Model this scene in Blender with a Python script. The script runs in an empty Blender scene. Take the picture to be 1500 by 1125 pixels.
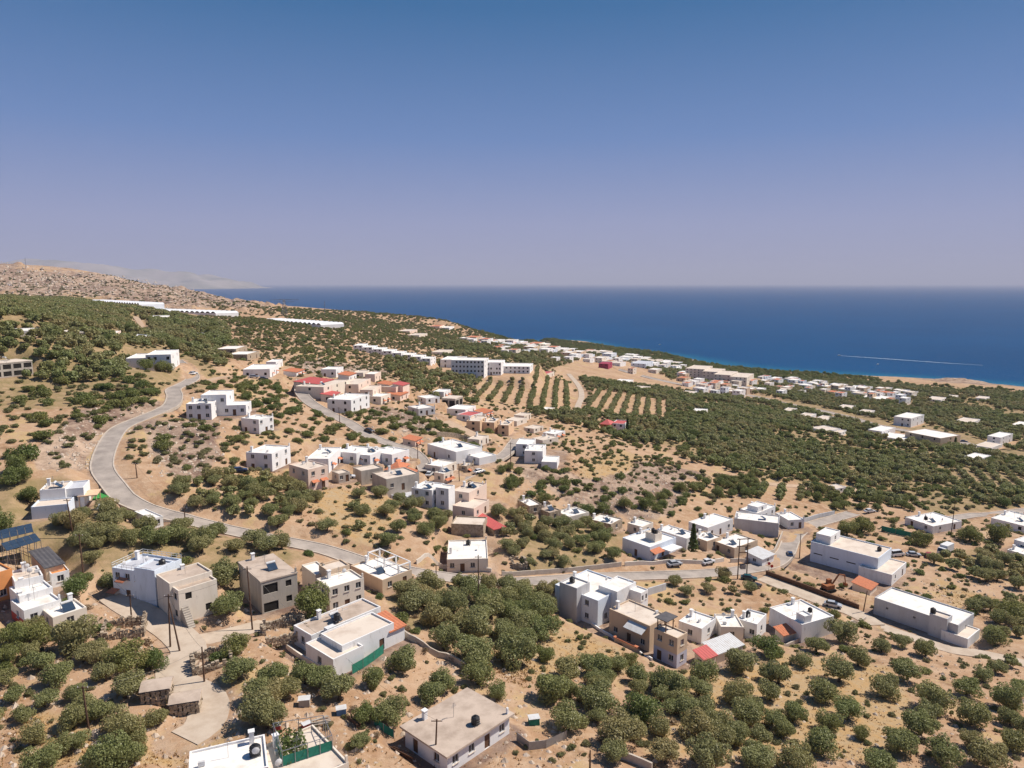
import bpy, bmesh, math, random
import numpy as np
from mathutils import Vector, Matrix
from mathutils.bvhtree import BVHTree
R_ = math.radians
rng = random.Random(7)
sc = bpy.context.scene
col = sc.collection

# ------------------------------------------------------------------ camera
CH = 122.0                      # camera height above the sea
PITCH = R_(8.08)
F = 1040.0                      # focal length in units of a 1500 px wide frame
cam_d = bpy.data.cameras.new('camera'); cam = bpy.data.objects.new('camera', cam_d); col.objects.link(cam)
cam.location = (0, 0, CH); cam.rotation_euler = (math.pi/2 - PITCH, 0, 0)
cam_d.sensor_width = 36; cam_d.lens = 36*F/1500; cam_d.clip_start = 1; cam_d.clip_end = 400000
sc.camera = cam
# ------------------------------------------------------------------ sky, sun
SUN_AZ, SUN_EL = R_(72), R_(52)          # azimuth from the view direction (+Y) to the right (+X)
w = bpy.data.worlds.new('World'); sc.world = w; w.use_nodes = True
nt = w.node_tree; nt.nodes.clear()
sky = nt.nodes.new('ShaderNodeTexSky'); sky.sky_type = 'NISHITA'; sky.sun_disc = False
sky.sun_elevation = SUN_EL; sky.sun_rotation = SUN_AZ; sky.altitude = 100
sky.air_density = 1.0; sky.dust_density = 0.6; sky.ozone_density = 2.5
tc = nt.nodes.new('ShaderNodeTexCoord'); sx = nt.nodes.new('ShaderNodeSeparateXYZ'); nt.links.new(tc.outputs['Generated'], sx.inputs[0])
cr = nt.nodes.new('ShaderNodeValToRGB'); nt.links.new(sx.outputs[2], cr.inputs[0])   # clear summer sky: same all round, deeper towards the zenith
els = [(0.0,(.222,.232,.365)),(.08,(.195,.222,.380)),(.19,(.082,.158,.345)),(.34,(.012,.092,.232)),(.6,(.010,.07,.195)),(1.0,(.010,.058,.17))]
while len(cr.color_ramp.elements) < len(els): cr.color_ramp.elements.new(.5)
for e, (p, c) in zip(cr.color_ramp.elements, els): e.position = p; e.color = (*c, 1)
sk = nt.nodes.new('ShaderNodeMix'); sk.data_type = 'RGBA'; sk.blend_type = 'MULTIPLY'; sk.inputs[0].default_value = 1; sk.inputs[7].default_value = (.085,.085,.085,1)
tint = nt.nodes.new('ShaderNodeMix'); tint.data_type = 'RGBA'; tint.inputs[0].default_value = .94
bg = nt.nodes.new('ShaderNodeBackground'); bg.inputs[1].default_value = 1.0
out = nt.nodes.new('ShaderNodeOutputWorld')
nt.links.new(sky.outputs[0], sk.inputs[6]); nt.links.new(sk.outputs[2], tint.inputs[6]); nt.links.new(cr.outputs[0], tint.inputs[7]); nt.links.new(tint.outputs[2], bg.inputs[0]); nt.links.new(bg.outputs[0], out.inputs[0])
sl = bpy.data.lights.new('sun', 'SUN'); sl.energy = 4.2; sl.angle = R_(0.53); sl.color = (1.0, 0.915, 0.81)
so = bpy.data.objects.new('sun', sl); col.objects.link(so)
sdir = Vector((math.cos(SUN_EL)*math.sin(SUN_AZ), math.cos(SUN_EL)*math.cos(SUN_AZ), math.sin(SUN_EL)))
so.rotation_euler = sdir.to_track_quat('Z', 'Y').to_euler(); so.location = (300, 100, 400)
vs = sc.view_settings
vs.view_transform = 'Standard'; vs.look = 'None'; vs.exposure = 0.52; vs.gamma = 1.0; vs.use_curve_mapping = False
sc.cycles.use_denoising = True
sc.cycles.max_bounces = 6; sc.cycles.diffuse_bounces = 3; sc.cycles.transparent_max_bounces = 4; sc.cycles.volume_bounces = 0

# ------------------------------------------------------------------ pixel <-> world (used to lay the place out)
cp, sp = math.cos(PITCH), math.sin(PITCH)
def ray(px, py):
    u, v = (px-750)/F, (py-562.5)/F
    return u, cp - v*sp, -sp - v*cp
def proj(X, Y, Z):
    dz = Z - CH
    d = Y*cp - dz*sp
    return 750 + F*X/d, 562.5 + F*(-Y*sp - dz*cp)/d
# ------------------------------------------------------------------ terrain height: smooth surface through surveyed points (pixel, metres below the camera)
CTRL = [
 (0,1125,60),(300,1110,61),(450,1110,63),(680,1110,66),(1000,1120,70),(1250,1120,73),(1500,1120,75),
 (0,1000,59),(300,1000,60.5),(600,1000,67),(900,1000,73),(1200,1000,77.5),(1500,1000,81),
 (0,900,57.5),(280,900,61),(500,920,65),(700,900,71),(880,925,76),(1100,930,80),(1400,930,84.5),
 (0,850,56),(400,850,62.5),(600,840,67),(760,850,73),(1000,840,79),(1150,820,84),(1300,850,86),(1500,850,89),
 (0,750,50),(230,760,54),(500,770,62),(700,780,68.5),(850,760,76),(1000,760,80.5),(1200,745,87),(1400,760,91),(1500,750,93),
 (100,690,47),(150,690,47.5),(300,690,52),(450,690,57),(600,690,62),(800,680,67.5),(900,690,75),(1100,690,86),(1300,690,94),(1500,690,99),
 (0,620,40),(170,630,43.5),(330,600,44),(500,620,54),(600,620,59),(700,630,65),(900,630,79),(1100,620,91),(1300,620,103),(1500,620,108),
 (0,570,36),(240,560,37.5),(400,570,45.5),(560,580,54),(700,580,65),(850,570,80),(1000,570,97),(1200,570,111),(1350,560,117.5),(1490,570,119.5),
 (0,530,28),(220,540,36),(300,520,37),(420,520,43),(560,520,53),(700,540,66),(820,520,87),(1000,537,116),(1100,545,118.5),(1200,552,119),
 (0,480,17),(120,480,23),(220,480,28),(330,480,33),(450,485,41),(560,490,51),(650,500,63),(750,505,86),(860,510,118),(950,518,119.5),
 (0,450,12),(120,450,19),(260,459,29.5),(420,473,40),(530,473,49),(620,478,60),(700,492,88),(790,499,118.5),
]
EXTRA = [ # x, y, height above sea: behind the crests, under the sea and behind the camera
 (-1080,1500,157),(-900,1480,150),(-800,1450,131),(-640,1400,106),(-560,1350,92),(-1400,1500,165),(-1250,1150,140),(-900,1000,118),(-1100,700,125),(-600,300,110),(-300,100,88),
 (-380,1500,40),(-300,1700,-10),(-200,1500,10),(-60,1500,-6),(50,1750,-12),(-600,1800,20),(-900,1900,60),(-1300,2000,80),(-700,2300,-25),(-1200,2500,-20),
 (-60,1150,42),(-100,1050,66),(-40,1250,18),(-150,1250,42),(-30,1050,42),
 (900,980,-14),(620,1150,-14),(350,1450,-14),(1100,700,-14),(900,500,2),(700,300,14),(400,100,30),(1300,1200,-20),(800,1600,-20),(200,2000,-20),
 (0,0,56),(-150,0,68),(200,0,46),(0,-250,62),(-500,-200,100),(500,-200,40),(-700,0,120),(900,0,20)]
def _ctrl():
    P = []
    for px, py, d in CTRL:
        a, b, c = ray(px, py); t = d/(-c); P.append((a*t, b*t, CH-d))
    return np.array(P + EXTRA, float)
CP_ = _ctrl(); SCL = 300.0
def _phi(r2): return 0.5*r2*np.log(np.maximum(r2, 1e-12))
def _fit():
    n = len(CP_); x = CP_[:, :2]/SCL
    K = _phi(((x[:, None]-x[None])**2).sum(-1)) + np.eye(n)*0.004
    Pm = np.c_[np.ones(n), x]
    A = np.zeros((n+3, n+3)); A[:n, :n] = K; A[:n, n:] = Pm; A[n:, :n] = Pm.T
    return np.linalg.solve(A, np.r_[CP_[:, 2], 0, 0, 0])
TW = _fit()
def h0(X, Y):
    X = np.asarray(X, float); Y = np.asarray(Y, float); s = X.shape
    x = np.c_[X.ravel(), Y.ravel()]/SCL; r = np.empty(len(x)); n = len(CP_); c = CP_[:, :2]/SCL
    for i in range(0, len(x), 40000):
        q = x[i:i+40000]; d2 = ((q[:, None, 0]-c[None, :, 0])**2 + (q[:, None, 1]-c[None, :, 1])**2)
        r[i:i+40000] = _phi(d2) @ TW[:n] + TW[n] + q @ TW[n+1:]
    return r.reshape(s)
_tab = np.random.RandomState(3).rand(256, 256)
def vnoise(x, y):
    xi = np.floor(x).astype(int); yi = np.floor(y).astype(int); fx = x-xi; fy = y-yi
    fx = fx*fx*(3-2*fx); fy = fy*fy*(3-2*fy)
    g = lambda a, b: _tab[a & 255, b & 255]
    return (g(xi, yi)*(1-fx)+g(xi+1, yi)*fx)*(1-fy) + (g(xi, yi+1)*(1-fx)+g(xi+1, yi+1)*fx)*fy - 0.5
def fbm(x, y, o=4):
    r = 0; a = 1.0
    for k in range(o): r = r + a*vnoise(x+17*k, y+31*k); x = x*2.03; y = y*2.03; a *= 0.5
    return r
def inpoly(px, py, poly):
    px = np.asarray(px); py = np.asarray(py); c = np.zeros(px.shape, bool); n = len(poly)
    for i in range(n):
        x1, y1 = poly[i]; x2, y2 = poly[i-1]
        if y1 == y2: continue
        c ^= ((y1 > py) != (y2 > py)) & (px < (x2-x1)*(py-y1)/(y2-y1)+x1)
    return c
ROCK = [[(-300,350),(190,405),(330,436),(420,455),(330,452),(210,452),(120,436),(-300,425)],      # stony hill far left
 [(740,690),(870,700),(960,690),(1030,700),(1000,735),(940,765),(880,760),(800,735),(745,720)],
 [(560,600),(640,610),(650,650),(570,640)],[(120,600),(210,585),(235,600),(165,650),(130,690),(60,690),(70,650)],
 [(210,620),(300,610),(340,660),(280,700),(215,700)],[(440,520),(560,540),(570,560),(450,545)]]
_rt = np.geomspace(45, 3200, 900)
def hit(px, py, extra=0.0):
    a, b, c = ray(px, py)
    hh = h0(a*_rt, b*_rt) + extra
    below = (CH + c*_rt) < hh
    i = int(np.argmax(below)) if below.any() else len(_rt)-1
    lo, hi = _rt[max(i-1, 0)], _rt[i]
    for _ in range(14):
        m = .5*(lo+hi)
        if CH+c*m < float(h0(a*m, b*m))+extra: hi = m
        else: lo = m
    return Vector((a*hi, b*hi, CH+c*hi))
def plane_hit(px, py, z):
    a, b, c = ray(px, py); t = (z-CH)/c
    return Vector((a*t, b*t, z))
# ------------------------------------------------------------------ materials
def N(nt, t, **kw):
    n = nt.nodes.new(t)
    for k, v in kw.items(): setattr(n, k, v)
    return n
def newmat(name):
    m = bpy.data.materials.new(name); m.use_nodes = True
    nt = m.node_tree; b = nt.nodes['Principled BSDF']; return m, nt, b
def mixc(nt, fac, a, b, mode='MIX'):
    m = N(nt, 'ShaderNodeMix', data_type='RGBA', blend_type=mode)
    for s, v in ((0, fac), (6, a), (7, b)):
        if hasattr(v, 'is_output'): nt.links.new(v, m.inputs[s])
        elif s: m.inputs[s].default_value = (*v, 1)
        else: m.inputs[0].default_value = v
    return m.outputs[2]
def noise(nt, scale, detail=4, rough=.6, coord=None):
    n = N(nt, 'ShaderNodeTexNoise'); n.inputs['Scale'].default_value = scale; n.inputs['Detail'].default_value = detail; n.inputs['Roughness'].default_value = rough
    if coord is not None: nt.links.new(coord, n.inputs['Vector'])
    return n.outputs[0]
def ramp(nt, v, a, b):
    r = N(nt, 'ShaderNodeMapRange'); r.inputs[1].default_value = a; r.inputs[2].default_value = b; nt.links.new(v, r.inputs[0]); return r.outputs[0]
def simple(name, c, c2=None, scale=1.5, lo=.4, hi=.7, rough=.85, bump=0.0, spec=.3, metal=0, streak=False):
    m, nt, b = newmat(name)
    geo = N(nt, 'ShaderNodeNewGeometry').outputs['Position']
    if c2 is None: c2 = tuple(x*.82 for x in c)
    co = geo
    if streak:
        mp = N(nt, 'ShaderNodeMapping'); mp.inputs['Scale'].default_value = (1, 1, .22); nt.links.new(geo, mp.inputs[0]); co = mp.outputs[0]
    f = ramp(nt, noise(nt, scale, 6, .65, co), lo, hi)
    cc = mixc(nt, f, c, c2)
    if streak:
        cc = mixc(nt, ramp(nt, noise(nt, 2.2, 5, .7, co), .60, .78), cc, tuple(x*.62 for x in c2))
    nt.links.new(cc, b.inputs['Base Color'])
    b.inputs['Roughness'].default_value = rough; b.inputs['Specular IOR Level'].default_value = spec; b.inputs['Metallic'].default_value = metal
    if bump:
        bp = N(nt, 'ShaderNodeBump'); bp.inputs['Strength'].default_value = bump; bp.inputs['Distance'].default_value = .05
        nt.links.new(noise(nt, 9, 4, .6, geo), bp.inputs['Height']); nt.links.new(bp.outputs[0], b.inputs['Normal'])
    return m
M = {
 'white': simple('white_render', (.78,.77,.76), (.62,.59,.55), .55, .52, .8, streak=True),
 'blue': simple('bluish_white_render', (.66,.72,.80), (.55,.60,.66), .6, .5, .8, streak=True),
 'cream': simple('cream_render', (.74,.66,.56), (.62,.53,.43), .6, .5, .8, streak=True),
 'beige': simple('beige_render', (.60,.46,.33), (.50,.38,.27), .6, .5, .8, streak=True),
 'pink': simple('pink_render', (.76,.60,.50), (.66,.50,.41), .6, .5, .8, streak=True),
 'apricot': simple('apricot_render', (.66,.46,.30), (.58,.40,.26), .6, .5, .8, streak=True),
 'lilac': simple('lilac_render', (.50,.49,.58), (.44,.42,.50), .6, .5, .8),
 'red': simple('red_paint', (.42,.07,.06), (.34,.06,.05), 1, .5, .8),
 'magenta': simple('magenta_render', (.34,.05,.09), (.28,.05,.07), 1, .5, .8),
 'orange': simple('orange_render', (.66,.28,.10), (.55,.24,.09), 1, .5, .8),
 'concrete': simple('raw_concrete', (.47,.42,.36), (.34,.30,.26), .5, .42, .68, bump=.2, streak=True),
 'grey': simple('grey_render', (.50,.50,.51), (.42,.41,.41), .5, .45, .7, streak=True),
 'stone': simple('rubble_stone', (.48,.39,.29), (.26,.20,.14), 1.6, .4, .62, bump=.8),
 'roofwhite': simple('whitewashed_roof', (.80,.76,.71), (.62,.54,.46), .35, .5, .75),
 'roofdirty': simple('weathered_concrete_roof', (.52,.42,.34), (.36,.28,.22), .3, .42, .66),
 'roofcream': simple('dusty_screed_roof', (.66,.57,.48), (.52,.42,.34), .35, .45, .7),
 'roofgrey': simple('grey_sealed_roof', (.52,.53,.57), (.44,.44,.47), .4, .45, .7),
 'terracotta': simple('terracotta_tile', (.56,.20,.10), (.42,.15,.08), 2.2, .4, .65, bump=.4),
 'redsheet': simple('red_sheet_roof', (.52,.11,.10), (.42,.10,.09), 1, .45, .7, rough=.6),
 'darksheet': simple('dark_grey_sheet', (.09,.085,.09), (.13,.12,.12), 1, .45, .7, rough=.6),
 'metalsheet': simple('pale_metal_sheet', (.62,.62,.62), (.50,.47,.44), 1, .45, .75, rough=.5),
 'plastic': simple('greenhouse_plastic', (.78,.79,.80), (.68,.68,.68), .2, .45, .75, rough=.4),
 'pane': simple('window_glass', (.025,.03,.04), (.05,.055,.06), 2, .4, .7, rough=.15, spec=.5),
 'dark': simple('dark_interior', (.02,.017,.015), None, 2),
 'bluepaint': simple('blue_shutter_paint', (.12,.22,.40), None, 3),
 'brownpaint': simple('brown_timber', (.14,.07,.04), (.09,.05,.03), 3),
 'frame': simple('white_frame', (.7,.7,.7), None, 3),
 'asphalt': simple('worn_asphalt', (.40,.345,.30), (.25,.215,.19), .22, .38, .7, bump=.1),
 'concroad': simple('dusty_concrete_road', (.52,.43,.34), (.42,.33,.25), .4, .4, .68, bump=.15),
 'dirt': simple('dirt_track', (.50,.36,.25), (.42,.30,.20), .4, .4, .68, bump=.2),
 'yard': simple('pale_yard_paving', (.58,.46,.37), (.46,.35,.27), .5, .4, .68, bump=.1),
 'kerb': simple('kerb_concrete', (.52,.45,.38), (.40,.34,.28), .7, .4, .7),
 'bark': simple('olive_bark', (.13,.095,.065), (.07,.05,.035), 4, .4, .6, bump=.5),
 'pole': simple('creosoted_pole', (.12,.065,.04), (.08,.045,.03), 3),
 'steel': simple('galvanised_steel', (.32,.32,.33), None, 3, rough=.5, metal=.6),
 'tank': simple('black_polyethylene', (.018,.018,.02), (.03,.03,.032), 2, rough=.4),
 'tankw': simple('white_polyethylene', (.75,.75,.74), None, 2, rough=.4),
 'solar': simple('solar_glass', (.03,.05,.085), (.04,.065,.10), 1, rough=.12, spec=.6),
 'net': simple('green_net', (.03,.22,.15), (.02,.15,.10), 2),
 'rubber': simple('tyre_rubber', (.02,.02,.02), None, 2),
 'rust': simple('rusty_orange_steel', (.34,.12,.04), (.18,.07,.03), 2.5, .4, .65),
 'foam': simple('wake_foam', (.7,.75,.78), (.30,.42,.52), .12, .35, .65),
 'pool': simple('pool_water', (.03,.38,.42), None, 1, rough=.1),
 'turf': simple('green_mat', (.05,.28,.06), None, 2),
 'signred': simple('red_sign_face', (.55,.04,.03), None, 2),
}
def paint(name, c):
    m, nt, b = newmat(name); b.inputs['Base Color'].default_value = (*c, 1); b.inputs['Roughness'].default_value = .3
    b.inputs['Metallic'].default_value = .1; b.inputs['Coat Weight'].default_value = .5; return m
for k, c in dict(navy=(.02,.04,.10), silver=(.45,.47,.50), teal=(.01,.07,.07), carwhite=(.75,.75,.75), black=(.015,.015,.018), carred=(.35,.03,.025)).items():
    M['car_'+k] = paint('car_paint_'+k, c)
def foliage(name, c1, c2, c3, c4):
    m, nt, b = newmat(name); nt.nodes.remove(b)
    o = nt.nodes['Material Output']
    oi = N(nt, 'ShaderNodeObjectInfo'); geo = N(nt, 'ShaderNodeNewGeometry')
    at = N(nt, 'ShaderNodeAttribute', attribute_name='leaf')
    c = mixc(nt, at.outputs['Fac'], c1, c2)
    c = mixc(nt, ramp(nt, oi.outputs['Random'], .35, 1.3), c, c3)
    c = mixc(nt, ramp(nt, noise(nt, .03, 4, .6, oi.outputs['Location']), .42, .6), c, mixc(nt, .6, c, c4))
    d = N(nt, 'ShaderNodeBsdfDiffuse'); t = N(nt, 'ShaderNodeBsdfTranslucent'); g = N(nt, 'ShaderNodeBsdfGlossy'); g.inputs['Roughness'].default_value = .5
    g.inputs['Color'].default_value = (.5,.5,.5,1)
    nt.links.new(c, d.inputs[0]); nt.links.new(c, t.inputs[0])
    x = N(nt, 'ShaderNodeMixShader'); x.inputs[0].default_value = .38; nt.links.new(d.outputs[0], x.inputs[1]); nt.links.new(t.outputs[0], x.inputs[2])
    y = N(nt, 'ShaderNodeMixShader'); y.inputs[0].default_value = .04; nt.links.new(x.outputs[0], y.inputs[1]); nt.links.new(g.outputs[0], y.inputs[2])
    nt.links.new(y.outputs[0], o.inputs[0]); return m
M['olive'] = foliage('olive_leaves', (.225,.225,.085), (.35,.34,.16), (.42,.33,.15), (.21,.26,.08))
M['dark_leaf'] = foliage('dark_evergreen_leaves', (.115,.155,.042), (.195,.24,.072), (.30,.27,.09), (.25,.25,.08))
M['scrub'] = foliage('scrub_leaves', (.18,.175,.075), (.28,.26,.12), (.34,.27,.15), (.18,.20,.065))
M['dry'] = foliage('dry_twigs', (.25,.18,.11), (.34,.25,.15), (.30,.22,.14), (.28,.2,.12))

# ground: three surveyed covers (dry grass, pale rock, dark litter under groves) over stony soil
def ground_mat():
    m, nt, b = newmat('stony_soil')
    geo = N(nt, 'ShaderNodeNewGeometry').outputs['Position']
    at = N(nt, 'ShaderNodeAttribute', attribute_name='cover'); sep = N(nt, 'ShaderNodeSeparateColor'); nt.links.new(at.outputs['Color'], sep.inputs[0])
    big = ramp(nt, noise(nt, .035, 5, .6, geo), .38, .66)
    c = mixc(nt, big, (.44,.29,.185), (.35,.21,.12))
    mid = ramp(nt, noise(nt, .35, 8, .78, geo), .45, .66)
    c = mixc(nt, mid, c, (.50,.36,.245))
    c = mixc(nt, ramp(nt, noise(nt, .11, 6, .7, geo), .56, .68), c, (.27,.165,.095))
    c = mixc(nt, ramp(nt, noise(nt, .06, 6, .75, geo), .54, .64), c, (.46,.33,.17))
    fine = noise(nt, 2.2, 5, .7, geo)
    dry = mixc(nt, ramp(nt, noise(nt, .5, 5, .7, geo), .35, .7), (.43,.27,.12), (.40,.31,.20))
    rock = mixc(nt, ramp(nt, noise(nt, .11, 10, .8, geo), .44, .58), (.46,.34,.25), (.20,.13,.095))
    litter = mixc(nt, ramp(nt, noise(nt, .3, 5, .7, geo), .4, .7), (.24,.185,.09), (.38,.265,.155))
    def edge(o):   # ragged edge of each cover
        a = N(nt, 'ShaderNodeMath', operation='MULTIPLY_ADD'); nt.links.new(noise(nt, .25, 5, .7, geo), a.inputs[0]); a.inputs[1].default_value = .9; nt.links.new(o, a.inputs[2])
        return ramp(nt, a.outputs[0], .8, 1.1)
    rock = mixc(nt, ramp(nt, noise(nt, .012, 4, .6, geo), .45, .6), rock, mixc(nt, .45, rock, (.16,.105,.09)))
    c = mixc(nt, edge(sep.outputs[0]), c, dry); c = mixc(nt, edge(sep.outputs[1]), c, rock); c = mixc(nt, edge(sep.outputs[2]), c, litter)
    c = mixc(nt, ramp(nt, fine, .55, .8), c, mixc(nt, .5, c, (.20,.15,.10)))
    nt.links.new(c, b.inputs['Base Color']); b.inputs['Roughness'].default_value = .95; b.inputs['Specular IOR Level'].default_value = .1
    bp = N(nt, 'ShaderNodeBump'); bp.inputs['Strength'].default_value = .6; bp.inputs['Distance'].default_value = .4
    nt.links.new(noise(nt, .9, 8, .75, geo), bp.inputs['Height']); nt.links.new(bp.outputs[0], b.inputs['Normal'])
    return m
M['ground'] = ground_mat()
def sea_mat():
    m, nt, b = newmat('sea_water')
    geo = N(nt, 'ShaderNodeNewGeometry').outputs['Position']
    at = N(nt, 'ShaderNodeAttribute', attribute_name='shallow')
    c = mixc(nt, ramp(nt, noise(nt, .003, 5, .6, geo), .35, .7), (.0,.050,.145), (.0,.060,.168))
    c = mixc(nt, at.outputs['Fac'], c, (.01,.15,.24))
    nt.links.new(c, b.inputs['Base Color']); b.inputs['Roughness'].default_value = .42; b.inputs['Specular IOR Level'].default_value = .02
    bp = N(nt, 'ShaderNodeBump'); bp.inputs['Strength'].default_value = 1; bp.inputs['Distance'].default_value = 1.6
    nt.links.new(noise(nt, .09, 8, .7, geo), bp.inputs['Height']); nt.links.new(bp.outputs[0], b.inputs['Normal'])
    return m
M['sea'] = sea_mat()
M['mountain'] = simple('far_limestone', (.36,.31,.26), (.20,.19,.14), .0012, .4, .65)

# ------------------------------------------------------------------ object helpers
def tag(o, label, cat, group=None, kind=None):
    if label: o['label'] = label
    if cat: o['category'] = cat
    if group: o['group'] = group
    if kind: o['kind'] = kind
    return o
def mesh(name, V, Fc, mat):
    me = bpy.data.meshes.new(name); me.from_pydata([tuple(v) for v in V], [], Fc)
    for x in (mat if isinstance(mat, (list, tuple)) else [mat]): me.materials.append(M[x] if isinstance(x, str) else x)
    me.update(); return me
def ob(name, me, parent=None, loc=(0,0,0), rz=0, scale=None):
    o = bpy.data.objects.new(name, me); col.objects.link(o); o.location = loc; o.rotation_euler = (0, 0, rz)
    if scale is not None: o.scale = scale
    if parent: o.parent = parent
    return o
def thing(name, label, cat, loc, rz=0, group=None):
    o = ob(name, None, None, loc, rz); o.empty_display_size = .5
    return tag(o, label, cat, group)
class G:          # collects boxes, tubes and faces into one mesh
    def __init__(s): s.V = []; s.F = []
    def box(s, x0, y0, z0, x1, y1, z1):
        n = len(s.V); s.V += [(x0,y0,z0),(x1,y0,z0),(x1,y1,z0),(x0,y1,z0),(x0,y0,z1),(x1,y0,z1),(x1,y1,z1),(x0,y1,z1)]
        s.F += [[n+i for i in f] for f in ((0,3,2,1),(4,5,6,7),(0,1,5,4),(1,2,6,5),(2,3,7,6),(3,0,4,7))]; return s
    def face(s, *pts):
        n = len(s.V); s.V += list(pts); s.F.append(list(range(n, n+len(pts)))); return s
    def tube(s, a, b, r0, r1=None, k=6):
        a = Vector(a); b = Vector(b); r1 = r0 if r1 is None else r1; d = (b-a).normalized()
        p = d.orthogonal().normalized(); q = d.cross(p); n = len(s.V)
        for c, r in ((a, r0), (b, r1)):
            for i in range(k):
                t = 2*math.pi*i/k; s.V.append(tuple(c + (p*math.cos(t)+q*math.sin(t))*r))
        for i in range(k): j = (i+1) % k; s.F.append([n+i, n+j, n+k+j, n+k+i])
        s.F.append([n+k+i for i in range(k)]); s.F.append([n+k-1-i for i in range(k)]); return s
    def loft(s, secs):      # list of rings with the same count
        n = len(s.V); k = len(secs[0])
        for r in secs: s.V += [tuple(v) for v in r]
        for i in range(len(secs)-1):
            for j in range(k): a = n+i*k+j; b_ = n+i*k+(j+1) % k; s.F.append([a, b_, b_+k, a+k])
        s.F.append([n+k-1-j for j in range(k)]); s.F.append([n+(len(secs)-1)*k+j for j in range(k)]); return s
    def me(s, name, mat): return mesh(name, s.V, s.F, mat)
    def build(s, name, mat, parent=None, **kw): return ob(name, s.me(name, mat), parent, **kw)
# ------------------------------------------------------------------ houses: roof corners as seen (left, near, right), height in metres
# options: w wall, r roof material, t roof type, wl/wr windows per storey on the left / right face
def B(lx, ly, nx, ny, rx, ry, h, w='white', r='roofwhite', t='flat', wl=None, wr=None, **k): return dict(p=(lx,ly,nx,ny,rx,ry), h=h, w=w, r=r, t=t, wl=wl, wr=wr, **k)
HS = []
def house(label, *blocks, name='house', cat='house', group=None): HS.append(dict(label=label, blocks=blocks, name=name, cat=cat, group=group))
# foreground
house('single-storey house under an overhanging weathered concrete slab roof with a black tank', B(592,1064,655,1104,746,1045,3.2,'white','roofdirty','slab',wl=2,wr=4))
house('whitewashed flat roof with a long seam, its black barrel standing at the corner', B(240,1109,275,1152,393,1123,3.2,wl=1,wr=1))
house('pale dusty terrace roof carrying a green-netted pergola with vines', B(372,1098,420,1160,520,1126,3.4,'cream','roofcream',wl=1,wr=2))
house('white two-part house with dirty roof, chimneys and an orange tiled porch', B(425.7,917.5,456,931,557.7,888.4,3.6,'white','roofdirty',wl=1,wr=0), B(442,944,488,966,519,938,3.4,'white','roofcream',wl=1,wr=0), B(464,930,501,946,576,911.6,4.2,'white','roofcream',wl=0,wr=2), B(551,902,571.6,919,593,910,3.6,'white','terracotta','lean',wl=1,wr=0))
house('raw beige concrete two-storey house with outside stair and square dark windows', B(232,845,261,865.5,322,851,6.4,'cream','roofdirty',wl=3,wr=2,big=1), B(229.6,841,248,855,307,834,7.2,'cream','roofdirty',wl=0,wr=0))
house('bluish white two-storey house with a railed roof and two orange awnings', B(164,831,222,840,262,818,6.3,'blue','roofgrey',wl=4,wr=1,rail=1), B(206,827,226,836,254,822,7.0,'blue','roofgrey',wl=0,wr=0))
house('unfinished bare concrete building with a wide dark upper opening', B(349,823,382,852,440,841.6,6.6,'concrete','roofdirty','slab',wl=0,wr=2,big=2,over=.1))
house('cream jumble of stepped flat-roofed rooms beside the bare concrete building', B(455,850,482,861,533,846,5.6,'cream','roofwhite',wl=1,wr=3), B(467,827,480,836,513,827.6,6.6,'beige','roofcream',wl=0,wr=1), B(436,829,462,842,482,834,5.0,'cream','roofwhite',wl=1,wr=0))
house('low white terrace building with a brown side wall and white roof frame', B(513.6,828,560,850,596,831,3.2,'beige','roofwhite',wl=0,wr=2,frame=1))
# left edge cluster
house('dark grey sheet-roofed house behind the solar panels', B(45,808,66.7,826,90.7,818.7,4.2,'beige','darksheet','lean',wl=0,wr=1))
house('low garage with a flat orange-buff roof', B(65,828,75,841,102,836,2.8,'white','orange','flat',wl=0,wr=1))
house('pale dusty terrace house in front of the solar panels', B(14,837,21,852,64,844,4.6,'white','roofcream',wl=1,wr=1))
house('plain white flat-roofed house between dusty terrace and red-walled house', B(13,860,28,873.5,75,858,4.0,'white','roofwhite',wl=1,wr=1))
house('white-roofed house with a dark red band along its walls', B(15,879,34.7,894.7,87,876,3.4,'white','roofwhite',wl=1,wr=2,low='red'))
house('small white-roofed annex beside the red-walled house', B(60,891,77,905,122.7,886,3.0,'cream','roofwhite',wl=1,wr=1))
house('orange rendered house wall at the foot of the pine slope', B(-40,828,-14,842,4,826,5.5,'orange','roofcream',wl=1,wr=1))
# right foreground
house('white modern villa with stepped roofs and pale blue side wall', B(813,856,876,880,930,858,6.2,'blue','roofwhite',wl=2,wr=2), B(877,857,904,867,935,853.4,7.2,'white','roofwhite',wl=0,wr=1), B(925,862,939,869,949,863,6.2,'white','roofwhite',wl=0,wr=2), B(827,849,845,862,862,852,8.2,'grey','roofwhite',wl=0,wr=0))
house('tan two-storey house with lilac lower wall and dark roof pergola', B(892.7,891.5,952,917,984,903,5.8,'beige','roofcream',wl=3,wr=1), B(957,921,992.4,935,1006,926,6.4,'beige','roofcream',wl=2,wr=1,low='lilac'))
house('small white flat-roofed house next to the tan house', B(1003,903,1028,921,1049,905,3.6,'white','roofwhite',wl=1,wr=1))
house('white-roofed house with cream front and red parapet strip', B(1046,899,1056,918,1084,909,3.6,'cream','roofwhite',wl=0,wr=1))
house('white house with black tank on the roof beside the olive grove', B(1079,908,1109,914.5,1123,899,4.2,'white','roofwhite',wl=2,wr=1))
house('low shed with long pale metal sheet roof', B(1032,942,1050,953,1088,939,2.9,'cream','metalsheet','lean',wl=0,wr=0), name='shed', cat='shed')
house('little red-roofed lean-to at the end of the metal shed', B(1018,953,1032,961,1049,954,2.5,'cream','redsheet','lean',wl=1,wr=0), name='shed', cat='shed')
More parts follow.
